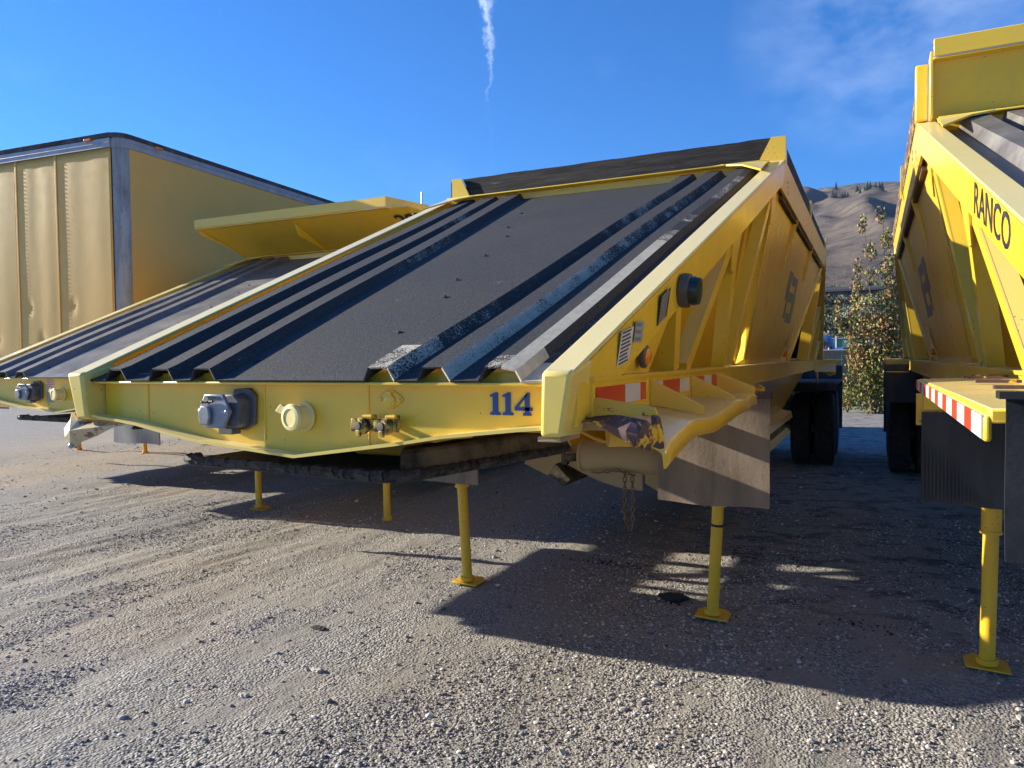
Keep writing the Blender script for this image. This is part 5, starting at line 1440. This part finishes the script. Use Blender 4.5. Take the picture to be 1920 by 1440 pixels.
rk = thing('metal_rack', 'small white metal rack standing between the truck and the red leaved tree', 'rack', (1.32, 31, 0))
m = MB()
for x in (0, .22, .45, .7): m.box(x, x + .05, 0, .05, 0, 2.22)
m.box(0, .75, 0, .05, 2.17, 2.23); m.box(0, .75, 0, .05, 1.92, 1.97); m.build('rack_frame', 'white_vehicle_paint', rk)
rw = thing('rubble_row', 'low row of dark concrete blocks along the top of the slatted fence', 'blocks', (0, 24.6, 0))
rr = random.Random(8)
for k in range(9):
    m = MB(); x = .1 + k * .26; m.box(x, x + .2, 0, .3, 0, 1.74 + rr.uniform(0, .22)); m.build('block', 'far_roof', rw, .02)

# far long building on the bank
bd = thing('long_building', 'long low building with dark roof at the top of the scrub bank', 'building', (0, 92, 0))
m = MB(); m.box(-40, 30, 0, 8, 6.5, 9.0); m.build('wall', 'far_wall', bd)
m = MB(); m.hexa([(-41, -1.2, 9.0), (31, -1.2, 9.0), (31, 9, 9.0), (-41, 9, 9.0), (-41, -1.0, 9.25), (31, -1.0, 9.25), (31, 5, 10.0), (-41, 5, 10.0)]); m.build('roof', 'far_roof', bd)
for x in np.arange(-8, 8, 2.4):
    m = MB(); m.box(float(x), float(x) + .18, -1.0, -.8, 6.5, 9.0); m.build('post', 'far_roof', bd)
    m = MB(); m.box(float(x) + .6, float(x) + 1.8, -.03, 0, 7.6, 8.6); m.build('window', 'glass_blue', bd)
m = MB(); m.box(-40, 30, -1.25, -1.15, 8.1, 8.2); m.box(-40, 30, -1.25, -1.15, 7.8, 7.85); m.build('railing', 'far_roof', bd)

# sagebrush on the bank: individuals sharing three meshes
vari = []
for k in range(4):
    rr = random.Random(200 + k); m = MB()
    for j in range(5): leaf_cloud(m, (rr.uniform(-.5, .5), rr.uniform(-.4, .4), .45 + rr.uniform(0, .35)), (.5, .45, .42), 110, .075, rr, shell=.45)
    me = bpy.data.meshes.new('sagebrush'); me.from_pydata(m.v, [], m.f); me.materials.append(MAT['sage_pale' if k % 2 == 0 else 'sage_dark']); vari.append(me)
rr = random.Random(66)
for k in range(170):
    y = 44.5 + 38 * rr.random() ** 1.15; x = -7.5 + 14 * rr.random()
    dark = rr.random() < (.75 if y > 54 else .4)
    me = vari[(1 if dark else 0) + 2 * rr.randint(0, 1)]
    o = bpy.data.objects.new('sagebrush', me); col.objects.link(o); s_ = rr.uniform(.75, 1.6)
    o.location = (x, y, bank_z(x, y)); o.scale = (s_ * 1.15, s_, s_ * rr.uniform(.7, 1.1)); o.rotation_euler = (0, 0, rr.uniform(0, 6.28))
    tag(o, 'dark green sagebrush growing on the bank behind the fences' if dark else 'pale silvery sagebrush growing on the bank behind the fences', 'bush', 'dark sagebrush on the bank' if dark else 'pale sagebrush on the bank')
# row of green trees beyond the building
crown = []
for k in range(3):
    rr = random.Random(300 + k); m = MB()
    for j in range(10): leaf_cloud(m, (rr.uniform(-1.6, 1.6), rr.uniform(-1.3, 1.3), 2.0 + rr.uniform(-.5, 1.4)), (1.0, .9, .8), 130, .17, rr, shell=.5)
    me = bpy.data.meshes.new('crown'); me.from_pydata(m.v, [], m.f); me.materials.append(MAT['far_green']); crown.append(me)
q = MB(); q.tube((0, 0, -.4), (0, 0, 1.8), .16, .10, 7); q.tube((0, 0, 1.2), (.5, 0, 2.4), .08, .03, 5); q.tube((0, 0, 1.2), (-.5, .1, 2.3), .08, .03, 5)
tm = bpy.data.meshes.new('trunk'); tm.from_pydata(q.v, [], q.f); tm.materials.append(MAT['twig_bark'])
rr = random.Random(9)
for k in range(26):
    x = -26 + k * 1.9 + rr.uniform(-.5, .5); y = 112 + rr.uniform(-5, 6)
    e = thing('leafy_tree', 'rounded green tree in the row behind the long building', 'tree', (x, y, bank_z(x, y) - .2), rr.uniform(0, 6), 'green tree row behind the building')
    s_ = rr.uniform(.62, .95); e.scale = (s_ * 1.1, s_ * 1.1, s_)
    for nm, me in (('crown', crown[k % 3]), ('trunk', tm)):
        o = bpy.data.objects.new(nm, me); col.objects.link(o); o.parent = e
# pines near the ridge
pm = MB(); rr = random.Random(4)
for j in range(9):
    z = 2 + j * 1.35; r_ = 2.6 * (1 - j / 10)
    pm.lathe([(r_, 0), (r_ * .45, 1.3), (.05, 2.2)], (0, 0, z), (0, 0, 1), 9)
pm.tube((0, 0, -2), (0, 0, 4), .4, .3, 6)
pme = bpy.data.meshes.new('pine_tree'); pme.from_pydata(pm.v, [], pm.f); pme.materials.append(MAT['pine_green'])
rr = random.Random(14)
for k in range(20):
    azp = R(rr.choice([-2.4, -1.8, -1.5, -.9, -.4, .1, .5]) + rr.uniform(-.22, .22)) - .0
    best = None; ds = np.arange(500, 1500, 10.0)
    angs = [(hill_z(CAM.x + math.sin(azp) * d, CAM.y + math.cos(azp) * d) - CAM.z) / d for d in ds]
    kmax = int(np.argmax(angs)); want = angs[kmax] * (.89 + .05 * rr.random() if k > 1 else .985)
    d_ = next((float(d) for d, a in zip(ds, angs) if a >= want), float(ds[kmax]))
    x = CAM.x + math.sin(azp) * d_; y = CAM.y + math.cos(azp) * d_
    o = bpy.data.objects.new('pine_tree', pme); col.objects.link(o); s_ = rr.uniform(.28, .55); o.scale = (s_ * 1.2, s_ * 1.2, s_); o.location = (x, y, hill_z(x, y) - .5)
    tag(o, 'small dark pine standing high on the far brown hillside', 'tree', 'pines near the hill ridge')

# ------------------------------------------------------------------ thin morning haze over the valley
hm = bpy.data.materials.new('haze_air'); hm.use_nodes = True
hn = hm.node_tree.nodes; hn.remove(hn["Principled BSDF"])
pv = hn.new("ShaderNodeVolumePrincipled"); pv.inputs["Density"].default_value = 0.00012; pv.inputs["Color"].default_value = (.50, .68, 1.0, 1); pv.inputs["Anisotropy"].default_value = .2
hm.node_tree.links.new(pv.outputs[0], hn["Material Output"].inputs["Volume"])
MAT['haze_air'] = hm
m = MB(); m.box(-3200, 3200, -3200, 3200, -12, 470); o = m.build('haze', 'haze_air'); o["kind"] = 'stuff'; o["label"] = 'thin pale haze over the far hillside'
